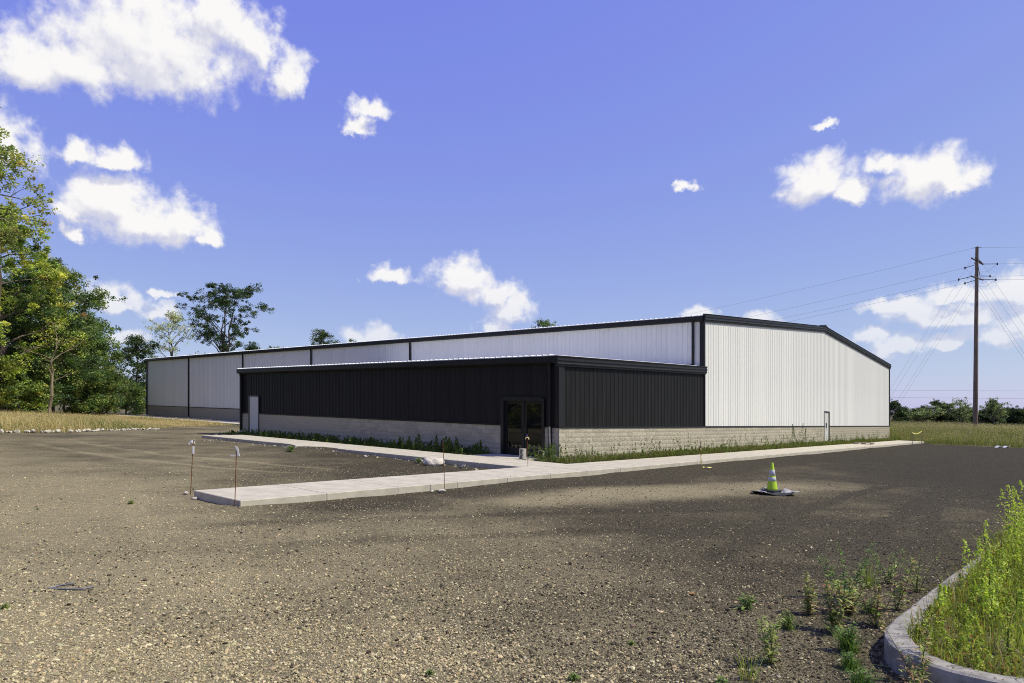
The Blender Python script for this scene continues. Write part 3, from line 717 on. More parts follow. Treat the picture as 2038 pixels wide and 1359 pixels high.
# ------------------------------------------------------------------ vegetation tools
def blades(pts, h, w, cols, rng, bend=.35, tipcol=None):
    """curved grass blades: base pair, mid pair, tip"""
    n = len(pts); az_ = rng.uniform(0, 2 * np.pi, n); ln = rng.normal(0, bend, n); az2 = rng.uniform(0, 2 * np.pi, n)
    d = np.stack([np.cos(az_), np.sin(az_), np.zeros(n)], 1); l = np.stack([np.cos(az2), np.sin(az2), np.zeros(n)], 1)
    h = h[:, None]; w = w[:, None] / 2; up = np.array([[0, 0, 1.]])
    b0, b1 = pts - d * w, pts + d * w
    m = pts + up * h * .55 + l * h * (ln[:, None] * .35); m0, m1 = m - d * w * .75, m + d * w * .75
    tp = pts + up * h * (1 - .25 * np.abs(ln[:, None])) + l * h * ln[:, None]
    V_ = np.stack([b0, b1, m0, m1, tp], 1).reshape(-1, 3)
    base = np.arange(n)[:, None] * 5
    F = np.concatenate([base + np.array([[0, 1, 3]]), base + np.array([[0, 3, 2]]), base + np.array([[2, 3, 4]])], 0)
    tc_ = cols if tipcol is None else tipcol
    Cc = np.stack([cols * .8, cols * .8, cols, cols, tc_ * 1.1], 1).reshape(-1, 3)
    return V_, F, Cc
def leaves(pts, size, cols, rng, up_bias=.4, aspect=.55, droop=None):
    """rhombic leaves, two triangles folded along the midrib"""
    n = len(pts); nrm = rng.normal(0, 1, (n, 3)); nrm[:, 2] = np.abs(nrm[:, 2]) + up_bias; nrm /= np.linalg.norm(nrm, axis=1)[:, None]
    t = rng.normal(0, 1, (n, 3)); t -= nrm * (t * nrm).sum(1)[:, None]; t /= np.linalg.norm(t, axis=1)[:, None]; b = np.cross(nrm, t)
    s = size[:, None]
    V_ = np.stack([pts - t * s * .5, pts + b * s * aspect * .5 + nrm * s * .08, pts + t * s * .5, pts - b * s * aspect * .5 + nrm * s * .08], 1).reshape(-1, 3)
    base = np.arange(n)[:, None] * 4
    F = np.concatenate([base + np.array([[0, 1, 2]]), base + np.array([[0, 2, 3]])], 0)
    return V_, F, np.repeat(cols, 4, 0)
def joinm(parts):
    V_, F, Cc = [], [], []; b = 0
    for v, f, c in parts: V_.append(v); F.append(f + b); Cc.append(c); b += len(v)
    return np.concatenate(V_), np.concatenate(F), np.concatenate(Cc)
def pal(rng, n, colors, weights, var=.18):
    c = np.array(colors)[rng.choice(len(colors), n, p=np.array(weights) / sum(weights))]
    return np.clip(c * (1 + rng.normal(0, var, (n, 1))) * (1 + rng.normal(0, var * .25, (n, 3))), .004, .9)

def tree(name, label, x, y, H, spread, rng_seed, colors, weights, base=.25, nlimb=16, nleaf=14000, leaf=.22, clump=.75, r0=None, bark='bark', lean=(0, 0),
         shape=None, group=None, trunks=1, rise=.45, dz=0.0, bare=0.0, cat='tree', tone=2.9):
    rg = np.random.default_rng(rng_seed); z0 = zg1(x, y) + dz
    root = empty(name, (x, y, z0)); tag(root, label, cat, group)
    mb = MB(); tips = []; r0 = r0 or H * .014 + .05
    shape = shape or (lambda t: math.sin(math.pi * min(1, (t * .82 + .18))) ** .7)
    for tk in range(trunks):
        dxy = np.array(lean) * H + (rg.normal(0, .10 * H, 2) if trunks > 1 else 0); n = 9
        pts = [(Vector((0, 0, -.2)) if i == 0 else Vector((dxy[0] * (i / n) ** 1.4 + rg.normal(0, .010 * H), dxy[1] * (i / n) ** 1.4 + rg.normal(0, .010 * H), H * .93 * i / n))) for i in range(n + 1)]
        rad = [r0 * (1.25 if i == 0 else (1 - .92 * i / n)) / (1 if trunks == 1 else 1.35) for i in range(n + 1)]
        mb.tube(pts, rad, 7)
        for j in range(max(3, nlimb // trunks)):
            t = (j + rg.random()) / (nlimb // trunks); hz = base + (1 - base) * t * .97
            k = hz * n / .93 * .93; i = min(n - 1, int(k)); p = pts[i].lerp(pts[i + 1], k - i)
            a = j * 2.4 + rg.normal(0, .5); L = spread * shape(t) * rg.uniform(.6, 1.15)
            d = Vector((math.cos(a), math.sin(a), 0)); ris = rise * rg.uniform(.5, 1.5)
            q0 = [p + d * L * s_ + Vector((0, 0, L * ris * (s_ ** .8))) + Vector(rg.normal(0, .05 * L, 3)) * s_ for s_ in (0, .3, .65, 1)]
            rl = rad[i] * .5 + .01; mb.tube(q0, [rl, rl * .7, rl * .45, rl * .15], 5, False)
            if t < bare: continue
            tips += [(q0[3], 1), (q0[2], .8)]
            for s in range(4):
                st = q0[1 + s % 2].lerp(q0[2 + s % 2], rg.random()); l2 = L * rg.uniform(.25, .55)
                dd = (d + Vector(rg.normal(0, .8, 3))).normalized(); dd.z = abs(dd.z) * .6 + .15; e = st + dd * l2
                mb.tube([st, st.lerp(e, .5) + Vector((0, 0, .06 * l2)), e], [rl * .35, rl * .22, rl * .08], 4, False); tips.append((e, .9))
        tips.append((pts[-1], .8)); tips.append((pts[-2], .8))
    mb.build('trunk', M[bark], root)
    T_ = np.array([t[0] for t in tips]); wgt = np.array([t[1] for t in tips]); m = len(T_)
    if nleaf:
        nc = m * 3; ci = rg.choice(m, nc); cc = T_[ci] + rg.normal(0, clump * .55, (nc, 3)) * np.array([1, 1, .7])
        cr = clump * rg.uniform(.35, .9, nc); ccol = tone * pal(rg, nc, colors, weights, .25)
        li = rg.integers(0, nc, nleaf); dirv = rg.normal(0, 1, (nleaf, 3)); dirv /= np.linalg.norm(dirv, axis=1)[:, None]
        pp = cc[li] + dirv * (cr[li] * rg.random(nleaf) ** .5)[:, None] * np.array([1, 1, .75])
        pp[:, 2] = np.maximum(pp[:, 2], .15)
        lc = np.clip(ccol[li] * (1 + rg.normal(0, .18, (nleaf, 1))), .004, .8)
        v, f, c = leaves(pp, leaf * rg.uniform(.6, 1.35, nleaf), lc, rg)
        link('crown', np_mesh('crown', v, f, c), M['leaf'], root)
    return root
GREENS = [(.066, .086, .022), (.092, .112, .028), (.045, .062, .02)]
DARK = [(.028, .048, .018), (.04, .062, .022), (.02, .034, .014)]
YELLOW = [(.165, .18, .032), (.13, .155, .03), (.20, .195, .045)]

G1 = 'trees of the wood at the left edge'
tree('tall_tree', 'tallest tree at the left edge with airy yellowish drooping foliage high up', -40.8, 52, 25.6, 4.2, 1, [(.13, .135, .04), (.09, .11, .035), (.16, .14, .05)], [3, 3, 1], .55, 28, 12000, .24, .7, rise=.05, group=G1)
tree('broadleaf_tree', 'bright yellow-green broadleaf tree at left edge below the tall one', -45.4, 60, 19.6, 5.0, 2, YELLOW + GREENS, [3, 3, 1, 2, 1, 0.6], .15, 36, 42000, .22, .85, group=G1)
tree('oak_tree', 'dark green tree with dry reddish top, right end of the left wood', -47.6, 70, 17.2, 4.9, 3, GREENS + [(.12, .085, .045)] + DARK, [3, 3, 2, .9, 1, 2, 1], .08, 42, 44000, .22, .85, group=G1)
tree('dark_tree', 'deep shaded tree standing between the yellow-green tree and the dry-topped one', -46.8, 67, 15.0, 4.4, 4, DARK + GREENS, [2, 3, 1, 1, 1, 1], .05, 34, 34000, .22, .9, group=G1)
tree('slim_tree', 'lower green tree sloping down at the right flank of the left wood', -48.2, 76, 10.5, 2.6, 5, GREENS + DARK, [2, 2, 2, 1, 1, 1], .06, 26, 20000, .22, .8, group=G1)
tree('shaded_tree', 'dark broad tree at left edge under the bright yellow-green crown', -47.5, 63.5, 13, 4.2, 6, DARK + GREENS, [2, 2, 2, 1, 1, 1], .06, 28, 24000, .22, .9, group=G1)
tree('thicket_tree', 'mid-height tree filling the wood behind the pale bare trunk', -52.0, 75, 14.0, 4.6, 8, GREENS + DARK, [2, 2, 1, 2, 2, 1], .03, 36, 32000, .24, .95, group=G1)
tree('thicket_tree', 'tree filling the wood at its right flank beside the dry-topped tree', -49.5, 79, 12.4, 3.4, 9, GREENS + DARK + [(.10, .09, .04)], [2, 2, 1, 1, 2, 1, 1], .03, 32, 26000, .24, .9, group=G1)
tree('bare_tree', 'thin pale-barked tree with mostly bare crooked limbs before the dark wood', -39.6, 58, 9.6, 2.4, 77, YELLOW, [1, 1, 1], .30, 11, 500, .14, .6, r0=.15, bark='bark_pale', lean=(.09, .0), rise=.55, group=G1)
# understorey along the foot of the wood
for i, (px, y, h, s) in enumerate([(10, 62, 4.2, 2.2), (38, 60, 3.0, 1.9), (62, 63, 4.6, 2.2), (128, 70, 4.0, 2.3), (152, 72, 5.2, 2.4), (178, 74, 4.8, 2.4), (205, 77, 5.4, 2.4), (228, 82, 4.3, 2.2), (250, 86, 4.6, 2.2), (268, 90, 4.4, 2.2)]):
    desc = ['dark leafy shrub at the left picture edge under the wood', 'bright green low shrub at the foot of the left wood', 'leafy shrub just left of the pale bare trunk', 'shrub just right of the pale bare trunk',
            'rounded shrub second to the right of the pale bare trunk', 'broad shrub third to the right of the pale bare trunk', 'shrub at the right foot of the dry-topped tree', 'dull low shrub in the gap of the wood',
            'grey-green shrub in the gap beside the dark tree', 'dark shrub close to the far white wall corner'][i]
    cl = YELLOW + GREENS if i == 1 else GREENS + DARK
    tree('shrub', desc, (px - 1019) / F_PX * y, y, h, s, 40 + i, cl, [1, 1, 1, 2, 2, 1] if i == 1 else [2, 2, 2, 2, 2, 1], .02, 16, 7000, .2, .6, group='shrubs under the left wood', trunks=3, cat='shrub')
G2 = 'trees behind the long white wall'
tree('dark_tree', 'compact dark tree rising at the far left corner of the white wall', -50.8, 92, 11.2, 2.6, 20, DARK + GREENS, [2, 3, 1, 1, 1, 1], .05, 26, 20000, .2, .7, tone=1.7, group=G2)
tree('pale_tree', 'thin pale grey-green tree with sparse leaves behind the white wall', -49.2, 98, 15.6, 3.1, 21, [(.17, .18, .10), (.12, .14, .07), (.20, .20, .12)], [1, 1, 1], .25, 26, 6500, .2, .7, rise=.8, group=G2)
tree('open_tree', 'tall dark tree with open forked crown behind the white wall', -44.0, 102, 20.8, 6.0, 23, DARK + [(.05, .075, .025)], [3, 3, 1, 2], .34, 30, 27000, .22, .75, r0=.36, rise=.75, trunks=3, tone=1.7, group=G2)
tree('round_tree', 'small rounded dark tree top showing just right of the open forked tree', -42.8, 112, 12.6, 2.0, 24, DARK, [1, 2, 1], .1, 20, 9000, .22, .8, tone=1.7, group=G2)
tree('low_tree', 'low wide tree top peeking over the wall beside the small rounded one', -40.0, 114, 12.2, 2.6, 25, GREENS + DARK, [1, 1, 1, 1, 1, 1], .1, 18, 8000, .22, .8, group=G2)
tree('wide_tree', 'broad dark tree top showing above the middle of the long eave', -31.0, 112, 15.0, 3.6, 26, GREENS + DARK, [1, 1, 1, 2, 2, 1], .2, 24, 14000, .22, .8, tone=1.7, group=G2)
tree('side_tree', 'little tree top right of the broad one above the long eave', -26.6, 112, 13.6, 1.6, 27, DARK, [1, 2, 1], .2, 14, 5000, .22, .6, group=G2)
tree('hidden_tree', 'tree top just showing over the roof edge near the gable', 5.4, 120, 18.4, 3.4, 28, GREENS + DARK, [1, 1, 1, 1, 1, 1], .3, 18, 9000, .22, .8, group=G2)
# distant trees beyond the gap at left and along the field at right
tree('far_tree', 'hazy pale green tree far off in the gap left of the wall', (232 - 1019) / F_PX * 190, 190, 7.4, 4.4, 30, [(.12, .14, .06), (.09, .11, .05)], [1, 1], .05, 18, 7000, .35, 1.1)
G3 = 'trees along the far edge of the right field'
far = [(1779, 800, 'at the far corner of the white gable'), (1800, 812, 'second from the white gable corner'), (1822, 815, 'third from the white gable corner'), (1843, 811, 'fourth from the white gable corner'),
       (1863, 800, 'fifth from the white gable, narrow pointed top'), (1884, 804, 'sixth from the white gable corner'), (1906, 814, 'two to the left of the pole foot'), (1926, 812, 'immediately left of the pole foot'),
       (1957, 818, 'immediately right of the pole foot'), (1976, 800, 'second right of the pole, with a spiky top'), (1996, 814, 'third right of the pole'), (2016, 816, 'fourth right of the pole'), (2036, 816, 'at the right picture edge')]
for i, (px, py, d) in enumerate(far):
    y = 205 + (i * 37 % 40); x = (px - 1019) / F_PX * y; H_ = (815.5 + K_SHEAR * (px - 1019) - py) / F_PX * y + 1.776 + .9
    narrow = i in (4, 9)
    tree('field_tree', 'dark far-off tree on the field edge, ' + d, x, y, H_ * (1.08 if narrow else 1), 2.0 if narrow else 3.4, 60 + i, DARK + GREENS[:1], [2, 3, 1, 1], .0, 18, 8500, .40, 1.05, group=G3, dz=-1.2, trunks=1 if narrow else 2, rise=.2, tone=1.5)
for i, (px, py, y, d) in enumerate([(1914, 806, 112, 'pale feathery shrub left of the pole in front of the dark field trees'), (1978, 806, 118, 'pale feathery shrub right of the pole in front of the dark field trees'), (1840, 826, 100, 'low pale shrub in the field near the white gable')]):
    x = (px - 1019) / F_PX * y; H_ = (815.5 + K_SHEAR * (px - 1019) - py) / F_PX * y + 1.4
    tree('field_shrub', d, x, y, H_, 2.0, 90 + i, [(.09, .10, .05), (.07, .085, .04), (.05, .065, .03)], [1, 1, 1], .1, 16, 3000, .22, .5, rise=1.0, trunks=3, group='pale shrubs in the right field', cat='shrub')
# the same wood goes on along the left side of the lot (it shows in the door glass)
src = [o for o in COL.objects if o.parent is None and o.name.split('.')[0] in ('broadleaf_tree', 'oak_tree', 'dark_tree', 'shaded_tree')][:4]
for i, (x, y) in enumerate([(-47, 40), (-34.5, 29.5), (-28.5, 24), (-27.5, 19), (-28, 13.5), (-27, 8), (-28, 2)]):
    c = copy_tree(src[i % len(src)]); c.location = (x, y, zg1(x, y)); c.rotation_euler = (0, 0, i * 1.3)
    c['label'] = 'leafy tree of the wood reflected in the entrance glass'; c['group'] = 'trees of the wood reflected in the door glass'

ssrc = [o for o in COL.objects if o.parent is None and o.name.split('.')[0] == 'shrub'][:4]
for i, (x, y) in enumerate([(-25.5, 26), (-23.5, 22.8), (-23, 20.4), (-23.4, 17.6), (-23, 14.5)]):
    c = copy_tree(ssrc[i % 4]); c.location = (x, y, zg1(x, y)); c.rotation_euler = (0, 0, i * 1.7)
    c['label'] = 'leafy shrub of the lot edge reflected in the entrance glass'; c['group'] = 'shrubs reflected in the door glass'

# ------------------------------------------------------------------ grass and weeds
def scatter_poly(rng, poly, n, pred=None):
    P = np.array(poly); lo, hi = P.min(0), P.max(0); out = []
    while sum(len(o) for o in out) < n:
        p = rng.uniform(lo, hi, (n * 3, 2)); k = in_poly(p[:, 0], p[:, 1], poly)
        if pred is not None: k &= pred(p[:, 0], p[:, 1])
        out.append(p[k])
    p = np.concatenate(out)[:n]; return np.column_stack([p, zg(p[:, 0], p[:, 1])])
def seeds(rng, p, h, frac, size, colors):
    k = rng.random(len(p)) < frac; q_ = p[k].copy(); m = len(q_); q_[:, 2] += h[k] * rng.uniform(.65, 1.05, m); q_[:, :2] += rng.normal(0, .12, (m, 2)) * h[k][:, None]
    return leaves(q_, size * rng.uniform(.5, 1.3, m), pal(rng, m, colors, [1] * len(colors), .2), rng, 0., .4)
def stuff(name, label, parts, mat='grass'):
    v, f, c = joinm(parts); o = link(name, np_mesh(name, v, f, c), M[mat]); tag(o, label, 'grass', None, 'stuff'); return o
rg = np.random.default_rng(11)
out_lot = lambda x, y: ~in_poly(x, y, LOT) & (uv_of(x, y)[0] < 7.4)
PL = [(-60, 29), (-50, 28.6), (-36.2, 31.9), (-27.7, 36.1), (-25.6, 39.3), (-24.6, 45.2), (-25.1, 50), (-25.7, 55), (-24, 57.6), (-19, 54.6), (-15.2, 51.6), (-19, 56), (-33, 74), (-46, 90), (-60, 92)]
p = scatter_poly(rg, PL, 72000, lambda x, y: out_lot(x, y) & (x > -.80 * y)); n = len(p)
hh = .72 * (1 - .55 * sstep(-8, 2, uv_of(p[:, 0], p[:, 1])[0])) * rg.uniform(.45, 1.25, n) * (1 + .35 * vnoise(p[:, 0], p[:, 1], .35)) * (.35 + .65 * sstep(0, 2.5, dist_poly(p[:, 0], p[:, 1], LOT)))
mixg = (vnoise(p[:, 0], p[:, 1], .22, 3) + rg.normal(0, .5, n)) > .5
cols = np.where(mixg[:, None], pal(rg, n, [(.22, .25, .08), (.17, .21, .06)], [1, 1]), pal(rg, n, [(.74, .57, .29), (.66, .50, .25), (.80, .66, .38), (.42, .37, .15)], [3, 3, 2, 1.2]))
stuff('dry_grass', 'tall dry golden grass between the rock row and the wood', [blades(p, hh, rg.uniform(.010, .028, n), cols, rg, .75), seeds(rg, p, hh, .5, .07, [(.66, .50, .26), (.58, .44, .24)])])
# right field
PR = [(35.8, 60.5), (35.4, 55.8), (40, 53.2), (60, 51.2), (95, 48.5), (130, 120), (120, 200), (60, 190), (47, 90)]
p = scatter_poly(rg, [(35.6, 63.8), (34.8, 60.0), (35.4, 56.0), (40, 53.2), (60, 51.2), (70, 72), (64, 84), (46, 84)], 66000); n = len(p)
hh = .95 * rg.uniform(.5, 1.2, n) * (1 + .2 * vnoise(p[:, 0], p[:, 1], .3)) * (.45 + .55 * sstep(0, 2, dist_poly(p[:, 0], p[:, 1], LOT)))
cols = pal(rg, n, [(.22, .24, .075), (.18, .22, .06), (.34, .29, .13), (.14, .18, .05)], [3, 4, 2, 3])
tipc = pal(rg, n, [(.36, .28, .18), (.32, .24, .16), (.20, .20, .08)], [2, 2, 1])
p2 = scatter_poly(rg, [(46, 84), (64, 84), (130, 120), (170, 190), (60, 190)], 16000); n2_ = len(p2)
c2 = pal(rg, n2_, [(.12, .13, .05), (.16, .15, .07), (.08, .10, .035)], [1, 1, 1])
stuff('field_grass', 'tall green and straw coloured grass field right of the gable', [blades(p, hh, rg.uniform(.010, .028, n), cols, rg, .6, tipc), seeds(rg, p, hh, .55, .075, [(.62, .48, .33), (.55, .42, .30), (.44, .40, .20)]), blades(p2, rg.uniform(.6, 1.2, n2_), rg.uniform(.08, .18, n2_), c2, rg, .35)])

def weed_plants(rng, bases, heights, nleaf, leaf, colors, weights, spread=.35, stem=(.06, .08, .03), up=.3):
    parts = []
    for b, h in zip(bases, heights):
        k = int(nleaf * rng.uniform(.6, 1.3)); t = rng.random(k) ** .8
        ang_ = rng.uniform(0, 2 * np.pi, k); rad_ = h * spread * (1.05 - t) * rng.uniform(.3, 1, k)
        lean_ = rng.normal(0, .12, 2) * h
        pts = np.stack([b[0] + np.cos(ang_) * rad_ + lean_[0] * t, b[1] + np.sin(ang_) * rad_ + lean_[1] * t, b[2] + h * t], 1)
        parts.append(leaves(pts, leaf * rng.uniform(.5, 1.3, k), pal(rng, k, colors, weights, .2), rng, up))
        parts.append(blades(np.array([b]), np.array([h]), np.array([.012]), np.array([stem]), rng, .1))
    return parts
def strip_points(rng, n, u0, u1, v0, v1, dens=None):
    u = rng.uniform(u0, u1, n); v = rng.uniform(v0, v1, n); x = XC + u * S - v * C; y = ZC + u * C + v * S
    return np.column_stack([x, y, -.10 + np.array([shear_z(a) for a in x])])
WG = [(.13, .19, .04), (.17, .22, .05), (.09, .145, .03), (.23, .26, .07)]
# along the sunny front
p = strip_points(rg, 15000, -1.5, 47, -1.60, -.08); n = len(p)
hh = rg.uniform(.10, .34, n) * (1 + .3 * vnoise(p[:, 0], p[:, 1], .9))
parts = [blades(p, hh, rg.uniform(.012, .03, n), pal(rg, n, [(.13, .15, .035), (.17, .18, .05), (.09, .11, .03), (.26, .21, .09)], [3, 3, 2, 1.4]), rg, .5)]
p = strip_points(rg, 170, -.8, 46.5, -1.3, -.15); parts += weed_plants(rg, p, rg.uniform(.3, .85, len(p)) * rg.choice([1, 1, 1, 1.35], len(p)), 50, .055, WG + [(.10, .075, .04)], [2, 2, 2, 1, 1], .22)
parts += weed_plants(rg, strip_points(rg, 260, -1.5, 46.5, -1.5, -.2), rg.uniform(.15, .4, 260), 40, .07, WG, [2, 2, 2, 1], .5)
parts += weed_plants(rg, strip_points(rg, 4, 23.3, 24.8, -.9, -.5), rg.uniform(1.2, 1.9, 4), 260, .06, [(.12, .14, .075), (.09, .11, .05)], [1, 1], .16)
stuff('weed_strip', 'green weeds and grass between the long sidewalk and the sunlit block base', parts)
# along the shaded side wall
p = strip_points(rg, 5000, -1.62, -.08, 3.2, LA - .4); n = len(p)
parts = [blades(p, rg.uniform(.06, .22, n), rg.uniform(.015, .03, n), pal(rg, n, WG, [2, 1, 3, .5]), rg, .5)]
p = strip_points(rg, 420, -1.60, -.12, 3.2, LA - 1.5); parts += weed_plants(rg, p, rg.uniform(.15, .42, len(p)), 40, .085, WG, [3, 2, 3, 1], .45)
p = strip_points(rg, 26, -1.45, -.2, 3.3, 8.5); parts += weed_plants(rg, p, rg.uniform(.4, .75, len(p)), 90, .09, WG, [3, 2, 2, 1], .35)
stuff('weed_strip', 'leafy green weeds between the side walk and the shaded block base', parts)
parts = weed_plants(rg, strip_points(rg, 26, -1.2, -.12, -.5, .62), rg.uniform(.25, .7, 26), 60, .07, WG, [2, 1, 3, 1], .3)
stuff('weed_clump', 'weeds growing round the loose blocks beside the entrance', parts)
# kerb island near the camera
ISL = [(p_.x, p_.y) for p_ in cp[::3]]
def isl_pred(x, y): return (dist_poly(x, y, CURB) > .2) & (x < 13) & (y < 15) & (np.hypot(x, y) < 16)
p = scatter_poly(rg, ISL, 42000, isl_pred); n = len(p)
rim = sstep(.2, 1.6, dist_poly(p[:, 0], p[:, 1], CURB)); far_ = sstep(6.5, 9.5, p[:, 1])
hh = (.09 + .20 * rim + .28 * far_) * rg.uniform(.5, 1.3, n)
cols = 1.95 * pal(rg, n, [(.15, .185, .03), (.20, .225, .045), (.10, .135, .025), (.24, .17, .07), (.22, .085, .04)], [4, 4, 3, .8, .5])
parts = [blades(p, hh, rg.uniform(.004, .011, n), cols, rg, .55)]
p = scatter_poly(rg, ISL, 1500, isl_pred); n = len(p); rim = sstep(.15, 1.5, dist_poly(p[:, 0], p[:, 1], CURB)); far_ = sstep(6.5, 10, p[:, 1])
parts += weed_plants(rg, p, (.12 + .22 * rim + .32 * far_) * rg.uniform(.6, 1.3, n), 80, .030, [tuple(1.95 * q_ for q_ in c_) for c_ in [(.20, .235, .04), (.15, .19, .03), (.26, .27, .06), (.23, .09, .04)]], [4, 4, 2, .5], .55)
p = scatter_poly(rg, ISL, 420, lambda x, y: isl_pred(x, y) & (y > 6.2)); n = len(p)
parts += weed_plants(rg, p, (.32 + .55 * sstep(6, 10.5, p[:, 1])) * rg.uniform(.7, 1.25, n), 150, .038, [tuple(1.95 * q_ for q_ in c_) for c_ in [(.26, .30, .055), (.21, .255, .045), (.33, .35, .09)]], [3, 3, 2], .28, up=0)
p = scatter_poly(rg, ISL, 2600, lambda x, y: (dist_poly(x, y, CURB) > .18) & (dist_poly(x, y, CURB) < .8) & (y < 9) & (x < 6)); n = len(p); p[:, 2] += rg.uniform(.01, .06, n)
parts.append(leaves(p, rg.uniform(.015, .04, n), pal(rg, n, [(.20, .07, .03), (.22, .12, .05), (.12, .05, .03), (.12, .14, .04)], [2, 2, 1, 2]), rg))
p = scatter_poly(rg, ISL, 4200, lambda x, y: (dist_poly(x, y, CURB) > .16) & (dist_poly(x, y, CURB) < .34) & (y < 13)); n = len(p); p[:, 2] = np.maximum(p[:, 2], -.06 + np.array([shear_z(a) for a in p[:, 0]]))
parts.append(blades(p, rg.uniform(.06, .26, n) * (1 + .8 * sstep(6, 9, p[:, 1])), rg.uniform(.004, .010, n), 1.4 * pal(rg, n, [(.17, .20, .035), (.21, .23, .05), (.11, .14, .03), (.26, .18, .08), (.20, .09, .04)], [3, 3, 2, 1.5, 1]), rg, .95))
p = scatter_poly(rg, ISL, 700, lambda x, y: (dist_poly(x, y, CURB) > .03) & (dist_poly(x, y, CURB) < .2) & (y < 10)); n = len(p); p[:, 2] = -.024 + np.array([shear_z(a) for a in p[:, 0]])
parts.append(leaves(p, rg.uniform(.010, .034, n), pal(rg, n, [(.20, .13, .07), (.14, .09, .05), (.26, .19, .10), (.17, .16, .06)], [2, 2, 1, 1]), rg, 3.0))
stuff('island_grass', 'sunlit bright green grass and weeds filling the kerb island at right', parts)

# individual weeds rooted in the gravel
def weed(name, label, x, y, h, nleaf, leaf, colors, weights, seed, spread=.3, nblade=0, stems=1, group='weeds rooted in the gravel'):
    nleaf = int(nleaf * 3.0); leaf *= 1.15; h *= 1.25 if h > .2 and y < 9 else 1.0; nblade = int(nblade * 1.5); stems = stems if stems == 1 else stems + 2
    r = np.random.default_rng(seed); z = zg1(x, y) - .01; root = empty(name, (x, y, z)); tag(root, label, 'weed', group)
    st = []; lf = []
    for s_ in range(stems):
        a = r.uniform(0, 6.28); ln = r.uniform(.05, .5) * h * (0 if stems == 1 else 1); hh_ = h * r.uniform(.65, 1.0) if stems > 1 else h
        top = Vector((math.cos(a) * ln, math.sin(a) * ln, hh_)); midp = top * .5 + Vector(r.normal(0, .02 * h, 3)); p0 = Vector((r.normal(0, .012), r.normal(0, .012), 0))
        st.append(([p0, midp, top], [.004, .0032, .0015]))
        k = max(1, nleaf // stems); t = r.random(k) ** .75
        for tt in t:
            c = (p0.lerp(midp, tt * 2) if tt < .5 else midp.lerp(top, tt * 2 - 1)); aa = r.uniform(0, 6.28); L = leaf * r.uniform(.6, 1.35) * (1.15 - .6 * tt)
            d = Vector((math.cos(aa), math.sin(aa), r.uniform(-.1, .9))).normalized(); b = d.cross(Vector((0, 0, 1))).normalized(); w = L * .17
            dn = Vector((0, 0, -.22 * L)); m1 = c + d * L * .45; e = c + d * L + dn
            lf.append((c, m1 + b * w, e, m1 - b * w, m1 - Vector((0, 0, .05 * L))))
    mb = MB()
    for a, b in st: mb.tube(a, b, 5, False)
    me = mb.mesh('stem'); link('stem', me, M['stem'], root)
    if lf:
        Vv = np.array([[tuple(q_) for q_ in l] for l in lf]).reshape(-1, 3); b = np.arange(len(lf))[:, None] * 5
        Ff = np.concatenate([b + np.array([[0, 1, 4]]), b + np.array([[1, 2, 4]]), b + np.array([[4, 2, 3]]), b + np.array([[0, 4, 3]])], 0)
        cc = np.repeat(pal(r, len(lf), colors, weights, .2), 5, 0); o_ = link('leaves', np_mesh('leaves', Vv, Ff, cc), M['leaf'], root); o_['kind'] = 'stuff'
    if nblade:
        pp = np.column_stack([r.normal(0, .03, nblade), r.normal(0, .03, nblade), np.zeros(nblade)])
        v, f, c = blades(pp, h * r.uniform(.35, 1, nblade), np.full(nblade, .006), pal(r, nblade, colors, weights), r, .7)
        o_ = link('blades', np_mesh('blades', v, f, c), M['grass'], root); o_['kind'] = 'stuff'
    return root
M['stem'] = simple('weed_stem', (.12, .13, .05), .7, var=.3, scale=30)
LG = [(.29, .35, .08), (.22, .29, .06), (.36, .39, .12)]; DRY = [(.40, .31, .16), (.32, .18, .11), (.28, .29, .11)]; DG = [(.12, .21, .045), (.16, .26, .06)]
weed('tall_weed', 'tallest feathery green weed in the gravel left of the kerb', 3.72, 7.55, .55, 120, .07, DG, [1, 1], 1, stems=3)
weed('leafy_weed', 'leafy yellowish weed with drying leaves just outside the kerb nose', 3.02, 6.35, .50, 110, .085, LG + DRY, [2, 2, 2, 1, 1, 1], 2, stems=4)
weed('leafy_weed', 'reddish leafed weed pressed against the kerb side', 3.55, 6.62, .42, 70, .08, DRY + LG, [2, 2, 2, 1, 1, 1], 3, stems=3)
weed('leafy_weed', 'upright pale weed with curled leaves near the upper kerb', 4.05, 7.15, .46, 60, .08, LG + DRY, [2, 1, 2, 1, 1, 1], 4, stems=2)
weed('stalk_weed', 'single bare brownish stalk standing in the gravel, left of the weeds', 2.93, 7.35, .52, 10, .04, DRY, [1, 1, 1], 5)
weed('grass_tuft', 'grass tuft with one seed stalk beside the tall feathery weed', 4.25, 8.1, .34, 0, .04, LG, [1, 1, 1], 6, nblade=36)
weed('leafy_weed', 'light green arching weed left of the kerb nose', 2.12, 5.55, .36, 60, .075, LG, [1, 1, 2], 7, stems=3)
weed('grass_tuft', 'small grass tuft with thin seed stalk, lowest left of the kerb', 1.82, 5.2, .30, 0, .04, LG, [1, 1, 1], 8, nblade=22)
weed('leafy_weed', 'small pale weed in front of the kerb face near the picture bottom', 2.98, 4.98, .26, 50, .06, LG + DRY, [1, 1, 2, 1, 1, 1], 9, stems=3)
weed('leafy_weed', 'dark stemmed weed leaning over the kerb nose', 3.10, 5.18, .42, 46, .065, DRY + LG, [1, 2, 2, 1, 1, 1], 10, stems=2)
weed('green_clump', 'low green clump in the shade of the kerb nose', 2.72, 5.45, .16, 40, .05, DG, [1, 1], 11, stems=6, nblade=120)
weed('green_clump', 'low green clump at left of the leafy yellowish weed', 2.62, 6.45, .20, 50, .05, DG + LG, [1, 1, 1, 1, 1], 12, stems=5, nblade=50)
weed('leafy_weed', 'slender weed arching out over the gravel below the island tip', 4.75, 7.95, .42, 50, .06, LG, [1, 1, 1], 13, stems=4)
